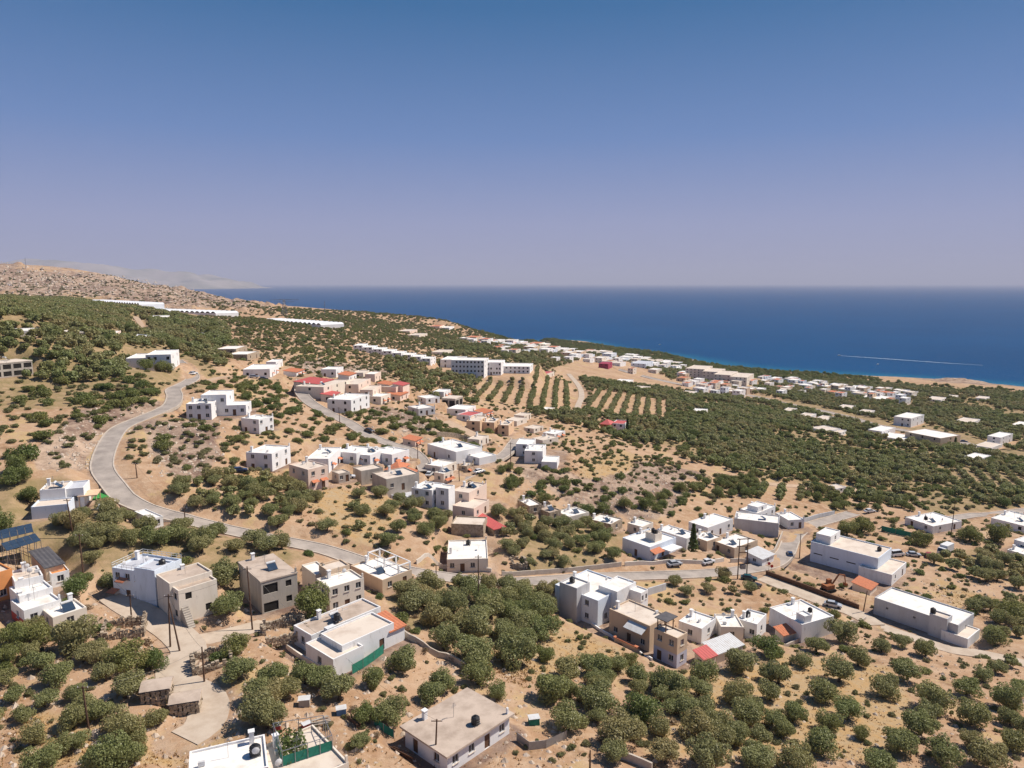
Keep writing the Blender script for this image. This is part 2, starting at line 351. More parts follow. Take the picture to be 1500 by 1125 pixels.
house('broad white house with stair head and small orange tiled lean-to', B(1122,891,1175,915,1221.7,901.7,4.4,'white','roofwhite',wl=1,wr=0), B(1136,919,1148,926,1174,919,2.6,'cream','terracotta','lean',wl=0,wr=0), B(1165,897,1179,903,1186,899,6.0,'white','roofwhite',wl=0,wr=0))
house('long white windowless shed beside the olive orchard', B(1281,875,1404,916,1424,897,4.4,'grey','roofwhite',wl=3,wr=1,small=1), B(1380,922,1418,936,1434,921,2.4,'white','roofcream',wl=0,wr=0), B(1362,898,1388,907,1394,901,5.4,'grey','roofcream',wl=0,wr=0), name='storage_shed', cat='shed')
house('big grey-white warehouse with slit windows and stepped lower terraces', B(1188,793,1286.7,818,1309,803,6.4,'blue','roofcream',wl=4,wr=1,slit=1), B(1262,826,1306.7,842,1342,827,3.4,'white','roofcream',wl=0,wr=2), B(1197,780,1217,786,1231,777,8.8,'white','roofwhite',wl=0,wr=1), B(1250,852,1275,860,1284,851,2.6,'cream','terracotta','lean',wl=0,wr=0), name='warehouse', cat='warehouse')
# across the road
house('bluish white house with black tanks and orange awning behind the road wall', B(904.5,790,952,801.5,990.5,787,4.3,'blue','roofwhite',wl=3,wr=3), B(949,777,960,783,967,778.5,6.4,'cream','roofcream',wl=0,wr=0))
house('white-roofed house adjoining the rear of the bluish one', B(962,775,1006,789,1020,781,3.6,'white','roofwhite',wl=1,wr=1))
house('cream-roofed low house beside the tall conifer', B(1014,783,1036,793,1057,786,3.2,'beige','roofwhite',wl=1,wr=1))
house('long white flat roof house above the bend wall', B(1034,795,1076,803,1110,791,3.2,'beige','roofwhite',wl=2,wr=1))
house('low house with white metal roof at the road bend', B(1096,807,1117,815.5,1134,808,3.0,'white','metalsheet','lean',wl=1,wr=1))
house('large grey windowless rear wall house above the road bend', B(1075.6,759,1141,766.7,1155,757,6.6,'grey','roofwhite',wl=0,wr=1))
house('white house with stepped parapet left of the large grey wall', B(1006,765,1037,773,1074,760,4.0,'white','roofwhite',wl=1,wr=3))
house('white house with cubic roof rooms behind the large grey wall', B(1088,744,1109,752,1136,741,5.0,'white','roofwhite',wl=2,wr=3), B(1098,738,1110,743,1122,737,7.2,'white','roofwhite',wl=0,wr=1))
house('white end house right of the large grey wall', B(1136,751,1155,762,1172,757,4.4,'white','roofwhite',wl=0,wr=2))
T5 = 'low flat-roofed stone house in the row above the olive grove'
for p, wm, rm in (((758,732,775,741.5,791,737),'stone','roofwhite'),((785,743,805,751,817,745),'stone','roofdirty'),((807,750,834,757,863,750),'cream','roofwhite'),((862,760,895,768,914,760),'stone','roofwhite'),((919,766,941,772,957,765),'cream','roofwhite')):
    house(T5, B(*p,3.2,wm,rm,wl=1,wr=1), group='row of low houses')
house('white flat-roofed bungalow with a black tank beside the tall thin mast', B(1322,758,1367,771,1409,763,3.8,'white','roofwhite',wl=2,wr=2))
house('white bungalow at the asphalt lane below the dark groves', B(1450,759,1503,771,1530,760,4.0,'white','roofwhite',wl=3,wr=2))
house('low white box house at the edge of the olive field', B(1476,807,1500,812,1530,801,2.8,'white','roofwhite',wl=1,wr=1), B(1486,791,1510,797,1540,788,5,'white','roofwhite',wl=1,wr=1))
house('tiny white hut beside the dirt track', B(1213,712,1225,716,1240,713,2.8,'white','roofcream',wl=1,wr=1), name='hut', cat='hut')
# centre
house('white-roofed roadside house with cream front and dark doorway', B(655,815,715,818,713,790,3.4,'cream','roofwhite',wl=4,wr=1))
house('windowless grey stone barn beside the red roof', B(661,767,708,769,706,757,3.4,'stone','roofcream',wl=0,wr=0), name='barn', cat='barn')
house('long narrow shed with bright red roof', B(691,756,724,771.5,739,767.5,2.8,'stone','redsheet','lean',wl=0,wr=0), name='shed', cat='shed')
house('pinkish beige stepped house above the red-roofed shed', B(667,716,687,722,713,708,6,'pink','roofcream',wl=1,wr=1), B(667,738,694,745,730,734,3.6,'pink','roofcream',wl=1,wr=2))
house('white cubic villa with pale blue terrace wall above the orchard', B(607,712,632.7,718,651,708,5.6,'white','roofwhite',wl=2,wr=2), B(648.7,708,657,716,668,711,6.2,'white','roofwhite',wl=1,wr=1), B(576,718,619,731,646,724,2.4,'blue','roofgrey',wl=0,wr=0))
house('bare grey-beige house with plain parapets above the orchard', B(547,692,566,702,614,693,4.4,'concrete','roofcream',wl=0,wr=3), B(520,684,529,690,555,682,4.6,'concrete','roofcream',wl=0,wr=1))
house('small house with orange hipped tile roof', B(571,684,585,689,599,680,2.6,'cream','terracotta','hip',wl=1,wr=1))
T3 = 'white terraced house with blue shutters and orange porch awnings'
for p, hh in (((454,667,481,672,500,655),4.6),((503,657,522,664,545,655),5.2),((524,661,542,667,567,656),5.2),((543,661,574,666,592,657),5.6)):
    house(T3, B(*p,hh,'white','roofwhite',wl=2,wr=2,aw=1,sh='bluepaint'), group='white terraced houses with blue shutters')
house('peach two-storey house with orange balcony awnings above the orchard', B(423,680,451,688,472,679,6.4,'pink','roofcream',wl=2,wr=2,aw=1))
house('white two-storey house alone on the dry hillside with arched ground floor', B(366,660,398,664.5,425,653,5.4,'white','roofwhite',wl=2,wr=2))
house('long white villa with blue-shaded gable above the village street', B(626,650,668,662,686,649,6.2,'white','roofwhite',wl=2,wr=1), B(667,664,702,671,713,662,3.6,'white','roofwhite',wl=2,wr=1))
house('small beige house below the long white villa', B(630,677,648,684,669,676,4,'cream','roofwhite',wl=1,wr=2))
house('stark white cube house perched on the rock spur', B(770,657,795,661,800,651,6.6,'white','roofwhite',wl=1,wr=0), B(757,648,780,651,790,643,6.6,'white','roofwhite',wl=1,wr=1), B(795,672,816,677,820,668,3.6,'white','roofwhite',wl=1,wr=0))
# upper left
house('large white stepped apartment house at the upper road bend', B(193,521,222,524,235,517,7,'white','roofwhite',wl=0,wr=2), B(219,517,250,519,257,512,9,'white','roofwhite',wl=4,wr=2))
house('unfinished concrete frame building with open floors among the pines', B(-14,533,47,527.5,52,523,7,'concrete','roofcream','slab',wl=4,wr=1,big=3,over=.1))
T6 = 'small white farmhouse among green groves on the upper slope'
for p, hh, wm in (((14,482,52,484,56,480),3.6,'white'),((85,483,104,487,109,484),3,'cream'),((140,486,170,488.5,177,484),4,'pink'),((173,491,203,494,209,490),3.6,'blue'),((220,462,244,464.5,251,460),5,'white'),((8,440,36,442.5,41,439),4,'white'),((-2,415,11,416.5,14,414),3.5,'white'),((277,488,297,490.5,301,488),3,'white'),((272,504,286,505.5,289,504),2.5,'cream'),((330,507,346,511,362,506),5,'stone'),((346,515,362,519,380,514),5,'stone')):
    house(T6, B(*p,hh,wm,'roofwhite'), group='farmhouses on the upper slope')
house('white house with orange canopy beside the car park', B(366,536,395,540.5,408,533,6,'white','roofwhite',wl=3,wr=1,aw=1))
house('big white many-levelled villa below the winding road', B(281,587,309,591,322,583,7.5,'white','roofwhite',wl=3,wr=1), B(301,575,331,578,341,571,10,'white','roofwhite',wl=3,wr=1), B(333,589,360,593,368,587,5,'white','roofwhite',wl=3,wr=1))
house('white two-storey house with red arched door below the big villa', B(353,612,379,614.5,397,609,6.6,'white','roofwhite',wl=2,wr=3))
house('modern white house with tiled terrace and small pool beside the winding road', B(64,712,95,715,105,704,5,'white','roofcream',wl=0,wr=1), B(100,711,122,714,129,703,4.6,'white','roofgrey',wl=1,wr=1), B(54,734,100,738,106,728,2.8,'blue','roofcream',wl=0,wr=0))
house('small white carport roof beside the winding road', B(197,749,222,760,232,753,2.4,'white','roofwhite',wl=0,wr=1))
# middle village
house('cream house with long wall and red roof gable at the village street', B(457,559,474,567,512,556,7,'cream','roofcream',wl=1,wr=3), B(453,553,465,560,478,553,8,'cream','redsheet','lean',wl=0,wr=0))
house('pink house with pergola terraces', B(514,556,525,563,543,554,8,'pink','roofcream',wl=1,wr=2), B(536,566,546,571,562,564,5,'pink','roofcream',wl=1,wr=2))
house('pink house with two orange tile roofs at the end of the row', B(557,563,580,567,597,561,7.5,'pink','roofcream',wl=2,wr=2), B(559,559,570,561.5,578,558,9,'pink','terracotta','lean',wl=0,wr=0), B(581,560,590,562.5,597,559,9,'pink','redsheet','lean',wl=0,wr=0))
house('white three-storey house below the pink houses', B(500,578,514,586,541,577,8,'white','roofwhite',wl=2,wr=3))
house('white cube behind the cream long-walled house', B(478,538,492,541,503,537,6,'white','roofwhite',wl=2,wr=2))
house('white block house with small windows right of the pink houses', B(597,595,613,599,634,595,4.6,'grey','roofwhite',wl=1,wr=3))
house('white low house above the white block house', B(611,580,624,583.5,639,580,4,'white','roofwhite',wl=1,wr=2))
house('unfinished grey frame house with dark open storeys', B(652,581,667,584,678,580,6.4,'concrete','roofcream','slab',wl=2,wr=2,big=3,over=.1))
house('white house stepping down beside the unfinished frame', B(663,595,682,600,697,594,4.4,'white','roofwhite',wl=1,wr=2))
house('house with flat red roof beside the village olive tree', B(678,604,690,609,707,604,4,'white','redsheet','flat',wl=1,wr=1))
T2 = 'tall narrow apricot house in the stepped row'
for p in ((689,612,703,617,713,609),(712,614,724,619,734,612),(733,619,745,623,753,616)):
    house(T2, B(*p,6.6,'apricot','roofcream',wl=1,wr=1), group='apricot stepped row')
house('low beige yard house at the village edge', B(745,613,757,617,772,612,3.4,'cream','roofcream',wl=1,wr=1))
house('flat cream house with wide empty forecourt', B(782,641,795,645,818,640,3,'cream','roofcream',wl=1,wr=1))
house('white villa with red parapet and red pyramid turret', B(897,619,914,621,921,616,7,'white','redsheet','flat',wl=2,wr=1), B(885,620,893,622,898,618,7,'orange','redsheet','hip',wl=1,wr=0))
T1 = 'white two-storey holiday villa in the stepped row on the hillside'
for i in range(8):
    x, y = 523+i*14.2, 503+i*2.75
    house(T1, B(x,y+1,x+8,y+3,x+16,y,6.5,'white','roofwhite',wl=2,wr=2), group='row of holiday villas')
house('long white hotel with rows of windows and raised end block', B(653,523,674,527,684,522,6,'white','roofwhite',wl=2,wr=1), B(674,521,709,528,716,524,12,'white','roofwhite',wl=9,wr=2), B(709,528,734,531,739,527,9,'white','roofwhite',wl=7,wr=1), B(737,533,776,537,781,532,5,'white','roofwhite',wl=7,wr=1), name='hotel', cat='hotel')
house('stepped cream apartment hotel near the shore', B(1013,536,1032,541,1044,536,11,'cream','roofcream',wl=5,wr=2), B(1035,541,1052,545,1062,540,10,'cream','roofcream',wl=4,wr=2), B(1052,545,1070,549.5,1082,544,10,'cream','roofcream',wl=4,wr=2), B(1075,549,1094,553,1106,547,9,'cream','roofcream',wl=4,wr=2), name='hotel', cat='hotel')
house('magenta painted house in the shore village', B(880,531,891,533,897,530,8,'magenta','magenta',wl=2,wr=1))
house('blue painted house in the shore village', B(930,530,946,533,957,529,8,'blue','roofgrey',wl=3,wr=2))
house('wide brown-and-white commercial building beside the coast road', B(1326,632,1378,642,1396,635,8,'beige','roofwhite',wl=3,wr=1), name='building', cat='building')
house('white flat forecourt building left of the commercial building', B(1278,627,1292,632,1312,626,4.6,'white','roofwhite',wl=2,wr=3), B(1290,637,1322,644,1336,638,2,'white','roofwhite',wl=0,wr=0), name='building', cat='building')
house('white three-storey balconied house behind the commercial building', B(1315,608,1335,613,1354,607,9,'white','roofwhite',wl=3,wr=3))
house('white villa with wide tiled porch on the coast road', B(1450,637,1466,641,1484,635,7,'white','roofwhite',wl=1,wr=2), B(1434,650,1452,656,1468,650,3,'white','roofcream',wl=0,wr=0))
house('low white shed below the coast road', B(1415,667,1435,672.5,1452,667,3.4,'white','roofwhite',wl=2,wr=1))
house('white two-storey house standing in the shore groves', B(1245,567,1266,570,1274,566,6,'white','roofwhite',wl=3,wr=1))
house('row-like white bungalow in the shore groves', B(1262,582,1300,585.5,1309,581,4,'white','roofwhite',wl=5,wr=1))
house('small white house alone in the valley groves', B(1016,600,1033,603,1037,599,4,'white','roofwhite',wl=2,wr=1))
T7 = 'low house with pale flat roof in the valley below the coast road'
for p in ((690+105,597,803,600,813,597),(930,566,942,570,953,566),(1140,570,1152,572,1160,569),(905,556,918,560,928,556),(1000,574,1013,577,1021,573),(1228,595,1244,598,1254,594),(1258,602,1272,605,1282,601),(1172,607,1184,611,1196,606),(1198,611,1210,615,1222,610),(1150,599,1160,602,1168,598),(1360,583,1378,586,1386,582),(1388,580,1400,582,1404,579),(1402,615,1422,620,1436,614),(1430,582,1444,584,1450,581),(1485,620,1500,624,1512,619),(1192,625,1210,631,1232,628),(1222,630,1232,634,1240,630)):
    house(T7, B(*p,3.4,'white' if p[0]%3 else 'cream','roofwhite' if p[0] % 2 else 'roofcream',wl=1,wr=1), group='houses in the valley')
T8 = 'small village house with a tiled or flat roof packed among the pink and white houses'
for p, hh, wm, rm, tt in (((541,545,549,548,558,544),6,'pink','roofwhite','flat'),((503,545,511,548,522,544),6,'white','terracotta','lean'),((523,543,532,546,541,542),5,'cream','roofcream','flat'),((575,573,586,577,598,572),5,'pink','terracotta','lean'),((548,577,558,581,572,576),5,'cream','roofwhite','flat'),((478,573,488,577,498,572),5,'cream','redsheet','lean'),((640,571,650,574,660,570),5,'white','roofwhite','flat'),((700,600,710,603,722,599),4,'white','terracotta','lean'),((757,606,768,609,778,605),4,'cream','roofcream','flat'),((770,625,782,628,796,624),3,'cream','roofcream','flat'),((800,632,812,636,828,631),3,'white','roofwhite','flat'),((690,640,702,644,716,638),4,'cream','roofcream','flat'),((600,640,608,643,618,638),4,'pink','terracotta','lean'),((590,688,600,692,612,686),3,'cream','terracotta','lean'),((486,690,496,694,508,689),3,'concrete','roofcream','flat'),((640,690,650,694,664,689),3.5,'cream','roofwhite','flat'),((676,680,684,683,694,678),3,'stone','roofcream','flat'),((424,540,434,543,446,539),4,'white','terracotta','lean'),((395,528,404,530,414,526),5,'white','roofwhite','flat'),((590,483,600,485,612,482),5,'pink','roofcream','flat'),((604,489,614,491,626,488),5,'cream','roofcream','flat'),((636,476,644,478,654,475),5,'pink','terracotta','flat'),((650,478,658,480,668,477),5,'white','roofwhite','flat'),((790,545,800,548,812,544),5,'cream','redsheet','flat'),((640,513,652,516,664,512),5,'cream','roofcream','flat')):
    house(T8, B(*p,hh,wm,rm,tt,wl=1,wr=2,aw=1 if p[0] % 4 == 0 else 0), group='small village houses')
# greenhouses
for lab, p in (('long thin plastic greenhouse below the stony hill',(119,441,204,446,210,445.2)),('wide white plastic greenhouse on the upper plain',(195,454.5,316,459,324,457.8)),('white multi-span plastic greenhouse on the bare ridge',(378,469,470,476,478,474.2))):
    house(lab, B(*p,4,'plastic','plastic','green',wl=0,wr=0), name='greenhouse', cat='greenhouse')
# shore village: many small houses
T0 = 'small flat-roofed house in the shore village'
sv = random.Random(21)
for k in range(230):
    t = k/229
    bx = 690 + t*650; by = np.interp(bx, [690,790,880,950,1050,1130,1210,1340], [489,501,512,521,541,549,556,572])
    x = bx + sv.uniform(-8, 8); y = by + abs(sv.gauss(0, 1))*8 + 2
    if 1005 < x < 1115 and y < 556: y += 18
    ww = sv.uniform(9, 18)
    house(T0, B(x-ww*.6, y-ww*.09, x, y, x+ww*.5, y-ww*.12, sv.choice([3.4,4,4.6,6.4]), sv.choice(['white','white','white','cream','beige','blue']), sv.choice(['roofwhite','roofwhite','roofcream','terracotta']), wl=2, wr=1), group='shore village houses')

LOOK = {'white':'white','cream':'cream','beige':'tan','blue':'bluish white','pink':'pink','stone':'stone-walled','concrete':'bare concrete','grey':'grey'}
RLOOK = {'roofwhite':'white roof','roofcream':'dusty cream roof','terracotta':'orange roof','redsheet':'red roof','roofdirty':'brown roof'}
for h in HS:
    tail = {T0: 'in the shore village', T8: 'packed among the pink and white village houses', T7: 'in the valley below the coast road', T6: 'among green groves on the upper slope', T5: 'in the low row above the olive grove'}.get(h['label'])
    if tail:
        b = h['blocks'][0]; h['label'] = f"{'two-storey' if b['h'] > 5 else 'low'} {LOOK[b['w']]} house with {RLOOK[b['r']]} {tail}"; h['group'] = h['label']; h['tag'] = tail
ROADS = [
 ('road', 'asphalt', 5.2, [(258,528),(277,544),(282,555),(269,563),(254,570),(256,580),(252,592),(240,600),(208,613),(176,627),(160,648),(150,675),(152,691),(165,709),(181,728),(203,741),(229,749),(267,760),(330,775),(390,789),(430,796),(470,805),(499,813),(530,823),(565,831),(602,838),(650,845),(703,852),(760,853),(810,850),(863,846),(943,844),(1023,841),(1077,837),(1110,832),(1135,825),(1151,810),(1158,794),(1168,781),(1188,770),(1215,762),(1250,752)]),
 ('road', 'asphalt', 5.0, [(442,555),(440,565),(442,576),(455,590),(482,606),(509,619),(541,638),(567,649),(599,660),(615,672),(625,690)]),
 ('road', 'asphalt', 4.6, [(672,703),(690,694),(705,685),(723,675),(742,663),(752,650),(760,640)]),
 ('road', 'asphalt', 7.5, [(770,497),(850,519),(880,533),(930,548),(985,561),(1040,569),(1100,580),(1153,592),(1207,603),(1249,613),(1287,624),(1340,634),(1407,648),(1447,661),(1500,672),(1540,682)]),
 ('path', 'concroad', 5.6, [(168,872),(185,885),(205,897),(225,907),(250,923),(270,941),(277,955),(266,968),(256,982),(263,1000),(285,1012),(303,1026),(306,1045),(296,1066),(270,1082)]),
 ('path', 'concroad', 4.6, [(272,941),(300,936),(335,928),(375,918),(412,905)]),
 ('path', 'concroad', 5.0, [(1116,846),(1150,860),(1200,880),(1245,896),(1270,908),(1282,916)]),
 ('path', 'concroad', 3.6, [(1262,900),(1290,917),(1340,935),(1395,952),(1430,957),(1470,965),(1520,977)]),
 ('path', 'concroad', 4.0, [(833,548),(848,566),(852,580),(848,592),(843,604)]),
 ('path', 'dirt', 5.0, [(1120,708),(1160,712),(1207,713),(1260,719),(1297,727),(1340,733)]),
 ('road', 'asphalt', 4.4, [(1395,760),(1425,755),(1452,754),(1500,748),(1550,744)]),
 ('path', 'dirt', 3.6, [(208,487),(207,478),(203,470),(198,464)]),
 ('path', 'dirt', 5.5, [(640,612),(700,640),(720,645)]),
 ('path', 'dirt', 4.0, [(300,560),(330,552),(372,552),(400,556)]),
]
def smooth(P, step=2.5):
    P = [np.array(p, float) for p in P]; P = [2*P[0]-P[1]] + P + [2*P[-1]-P[-2]]; o = []
    for i in range(1, len(P)-2):
        n = max(2, int(np.linalg.norm(P[i+1]-P[i])/step))
        for k in range(n):
            t = k/n; a, b, c, d = P[i-1:i+3]
            o.append(.5*((2*b)+(-a+c)*t+(2*a-5*b+4*c-d)*t*t+(-a+3*b-3*c+d)*t**3))
    o.append(P[-2]); return np.array(o)
RP = []
for nm, mt, wd, px in ROADS:
    P = smooth([tuple(hit(*p)) for p in px], 2.5)
    z = P[:, 2].copy()
    for _ in range(12): z[1:-1] = (z[:-2]+2*z[1:-1]+z[2:])/4
    P[:, 2] = z; RP.append((nm, mt, wd, P))
PADS = []
for h in HS:
    _n = hit(h['blocks'][0]['p'][2], h['blocks'][0]['p'][3], 3.0)
    if _n.length > 240 and h['cat'] not in ('greenhouse', 'hotel') and h.get('tag') != 'in the shore village':
        for b in h['blocks']: b['h'] *= .74
    b0 = h['blocks'][0]; lx, ly, nx, ny, rx, ry = b0['p']
    n = hit(nx, ny, b0['h']); zr = n.z; pad = zr - b0['h']
    r_ = plane_hit(rx, ry, zr); l_ = plane_hit(lx, ly, zr)
    eu = (r_-n); ev = (l_-n)
    if eu.length >= ev.length: u = eu.normalized()
    else: u = Vector((ev.y, -ev.x, 0)).normalized()
    v = Vector((-u.y, u.x, 0))
    h['o'] = n - Vector((0,0,b0['h'])); h['rz'] = math.atan2(u.y, u.x); rects = []
    for b in h['blocks']:
        lx, ly, nx, ny, rx, ry = b['p']; z = pad + b['h']
        nn, rr, ll = (plane_hit(x, y, z)-n for x, y in ((nx, ny), (rx, ry), (lx, ly)))
        x0, y0 = nn.dot(u), nn.dot(v); a = max((rr-nn).dot(u), 2.2); c = max((ll-nn).dot(v), 2.2)
        D = n.length
        if D > 260: a = max(a, 5.0); c = max(c, 5.0)
        
        if b['t'] != 'green': c = min(c, 1.6*a+12); a = min(a, 1.6*c+12)
        else: a = min(max(a, 25), 45)
        b['rect'] = (x0, y0, x0+a, y0+c); rects.append(b['rect'])
    x0 = min(r[0] for r in rects); y0 = min(r[1] for r in rects); x1 = max(r[2] for r in rects); y1 = max(r[3] for r in rects)
    PADS.append((n.x, n.y, pad, u.x, u.y, x0, y0, x1, y1))
def near_house(X, Y, m=0.0):
    r = np.full(np.shape(X), 1e9); zz = np.zeros(np.shape(X))
    for (nx, ny, pz, ux, uy, x0, y0, x1, y1) in PADS:
        dx = X-nx; dy = Y-ny; a = dx*ux+dy*uy; b = -dx*uy+dy*ux
        d = np.hypot(np.maximum(np.maximum(x0-a, a-x1), 0), np.maximum(np.maximum(y0-b, b-y1), 0))
        k = d < r; r = np.where(k, d, r); zz = np.where(k, pz, zz)
    return r, zz
def near_road(X, Y):
    X = np.asarray(X, float); Y = np.asarray(Y, float)
    r = np.full(X.shape, 1e9); zz = np.zeros(X.shape)
    for nm, mt, wd, P in RP:
        lo = P[:, :2].min(0)-25; hi = P[:, :2].max(0)+25
        sel = np.nonzero((X > lo[0]) & (X < hi[0]) & (Y > lo[1]) & (Y < hi[1]))[0]
        if not len(sel): continue
        for i in range(0, len(sel), 20000):
            s = sel[i:i+20000]; d = np.hypot(X[s, None]-P[None, :, 0], Y[s, None]-P[None, :, 1]); j = d.argmin(1)
            dd = d[np.arange(len(s)), j]-wd/2; k = dd < r[s]
            j0 = np.maximum(j-1, 0); j1 = np.minimum(j+1, len(P)-1); t_ = P[j1]-P[j0]; L2 = np.maximum((t_[:, :2]**2).sum(1), 1e-6)
            al = ((X[s]-P[j, 0])*t_[:, 0]+(Y[s]-P[j, 1])*t_[:, 1])/L2
            r[s] = np.where(k, dd, r[s]); zz[s] = np.where(k, P[j, 2]+np.clip(al, -.6, .6)*t_[:, 2], zz[s])
    return r, zz
def blend(h, d, z, w_):
    t = np.clip(1-d/w_, 0, 1); t = t*t*(3-2*t); return h*(1-t)+z*t
# ------------------------------------------------------------------ ground sheet: rows that widen with distance
NC, NR = 520, 640
ang = np.linspace(-1.0, 1.0, NC); rad = np.concatenate([np.linspace(-200, 40, 16)[:-1], np.geomspace(40, 2900, NR-15)])
TX = np.tan(ang)[None, :]*(np.abs(rad)[:, None]*.93 + 40); TY = np.repeat(rad[:, None], NC, 1)
fx, fy = TX.ravel(), TY.ravel()
hz = h0(fx, fy)
pxx, pyy = proj(fx, np.maximum(fy, 20), hz)
jx = pxx + 60*fbm(fx/30, fy/30); jy = pyy + 26*fbm(fx/30+50, fy/30)
rock = np.zeros(len(fx))
for poly in ROCK: rock = np.maximum(rock, inpoly(jx, jy, poly))
dist = np.hypot(fx, fy)
amp = np.clip(dist/500, .5, 2.2)
hz = hz + .55*fbm(fx/14, fy/14, 4)*amp*np.where(hz > 3, 1, .3)
far_rock = rock*(dist > 800)
hz = hz + far_rock*(12*fbm(fx/60, fy/60, 5)+9*np.abs(fbm(fx/22, fy/22, 4))-3) + rock*(dist <= 800)*(1.8*fbm(fx/9, fy/9, 4))
_hd = plane_hit(1402, 561, 0)
hz = hz + 3.2*np.exp(-(((fx-_hd.x)/26)**2+((fy-_hd.y)/14)**2)**1.5)*(1+.8*fbm(fx/8, fy/8, 3))
hz = np.where(hz > 0, hz+1.3*np.clip(hz/.6, 0, 1), hz)
dh, zh = near_house(fx, fy); dr, zr_ = near_road(fx, fy)
hz = blend(hz, np.maximum(dr-.8, 0), zr_, np.clip(dist/40, 4, 12)); hz = blend(hz, np.maximum(dh-1.0, 0), zh, np.clip(dist/40, 3.5, 10))
cov = np.zeros((len(fx), 4), np.float32); cov[:, 3] = 1; cov[:, 1] = rock
DRY = [[(0,1020),(330,1130),(0,1130)],[(410,700),(600,720),(560,800),(440,770)],[(770,900),(900,950),(960,990),(900,1010),(760,1000)],[(1000,960),(1300,980),(1350,1125),(950,1125)],[(350,690),(425,690),(425,715),(330,712)],[(830,655),(1000,690),(960,720),(840,700)],[(1350,580),(1470,590),(1460,612),(1340,612)],[(700,940),(780,960),(770,1010),(710,980)],[(1140,850),(1260,880),(1230,900),(1140,870)],[(680,655),(720,660),(700,700),(670,690)],[(1350,850),(1480,880),(1480,910),(1400,900)]]
for poly in DRY: cov[:, 0] = np.maximum(cov[:, 0], inpoly(jx, jy, poly)*.75)
LIT = [[(-400,425),(120,440),(330,470),(330,545),(190,600),(-400,620)],[(900,625),(960,650),(1100,700),(1250,745),(1900,760),(1900,640),(1500,640),(1250,600),(1060,585),(990,612)],[(1000,560),(1250,560),(1800,590),(1800,650),(1400,640),(1200,600)],[(560,850),(830,860),(760,960),(600,930)],[(-300,690),(100,700),(250,750),(470,800),(330,860),(-300,800)],[(730,740),(900,780),(900,840),(725,840)],[(640,480),(850,520),(780,550),(640,520)],[(1340,820),(1900,800),(1900,860),(1400,850)]]
for poly in LIT: cov[:, 2] = np.maximum(cov[:, 2], inpoly(jx, jy, poly)*.62)
cg = cov[:, :3].reshape(NR, NC, 3)
for _ in range(5):
    cg[1:-1] = (cg[:-2]+cg[1:-1]*2+cg[2:])/4; cg[:, 1:-1] = (cg[:, :-2]+cg[:, 1:-1]*2+cg[:, 2:])/4
beach = (hz < 2.6) | (np.hypot(fx-_hd.x, fy-_hd.y) < 45)
cov[:, 1] = np.maximum(cov[:, 1], np.where(beach, .8, 0)); cov[:, 2] = np.where(beach, 0, cov[:, 2])
cov[:, :3] *= np.clip((np.minimum(dr, dh)-0)/2, 0, 1)[:, None]
cov[:, 1] = np.maximum(cov[:, 1], .62*np.clip(1.4-dh/3.5, 0, 1)*(dist < 330))
cov[:, 1] = np.maximum(cov[:, 1], .5*np.clip(1.5-np.abs(dr)/1.6, 0, 1)*(dist < 400))
me = bpy.data.meshes.new('ground')
idx = np.arange(NR*NC).reshape(NR, NC); q = np.stack([idx[:-1, :-1], idx[:-1, 1:], idx[1:, 1:], idx[1:, :-1]], -1).reshape(-1, 4)
VT = np.c_[fx, fy, hz]
me.vertices.add(len(VT)); me.vertices.foreach_set('co', VT.astype(np.float32).ravel())
me.loops.add(q.size); me.loops.foreach_set('vertex_index', q.astype(np.int32).ravel())
me.polygons.add(len(q)); me.polygons.foreach_set('loop_start', np.arange(0, q.size, 4, dtype=np.int32)); me.polygons.foreach_set('loop_total', np.full(len(q), 4, np.int32))
me.update(calc_edges=True)
ca = me.attributes.new('cover', 'FLOAT_COLOR', 'POINT'); ca.data.foreach_set('color', cov.ravel())
me.polygons.foreach_set('use_smooth', np.ones(len(q), bool)); me.materials.append(M['ground'])
ground = ob('ground', me); tag(ground, 'dry ochre hillside with rock and sparse soil sloping to the sea', 'ground', kind='structure')
BV = BVHTree.FromPolygons([Vector(v) for v in VT.tolist()], q.tolist())
def gz(x, y):
    l = BV.ray_cast(Vector((x, y, 900)), Vector((0, 0, -1)))[0]
    return l.z if l else float(h0(x, y))
def at(px, py):
    d = Vector(ray(px, py)); l = BV.ray_cast(Vector((0, 0, CH)), d.normalized())[0]
    return l if l else hit(px, py)
# ------------------------------------------------------------------ sea
sx = np.concatenate([-np.geomspace(130000, 1500, 24), np.linspace(-1400, 1500, 120), np.geomspace(1600, 130000, 24)])
sy = np.concatenate([[-45000, -5000, -600], np.linspace(-300, 2100, 140), np.geomspace(2200, 130000, 36)])
GX, GY = np.meshgrid(sx, sy); sh = np.zeros(GX.shape)
k = (np.abs(GX) < 1500) & (GY > -300) & (GY < 2100)
sh[k] = np.clip(1+h0(GX[k], GY[k])/3.4, 0, 1)
idx = np.arange(GX.size).reshape(GX.shape); q2 = np.stack([idx[:-1, :-1], idx[:-1, 1:], idx[1:, 1:], idx[1:, :-1]], -1).reshape(-1, 4)
sm = mesh('sea', np.c_[GX.ravel(), GY.ravel(), np.zeros(GX.size)].tolist(), q2.tolist(), 'sea')
sa = sm.attributes.new('shallow', 'FLOAT', 'POINT'); sa.data.foreach_set('value', sh.ravel().astype(np.float32)*.75)
tag(ob('sea', sm), 'deep blue open sea reaching the horizon', 'sea', kind='structure')
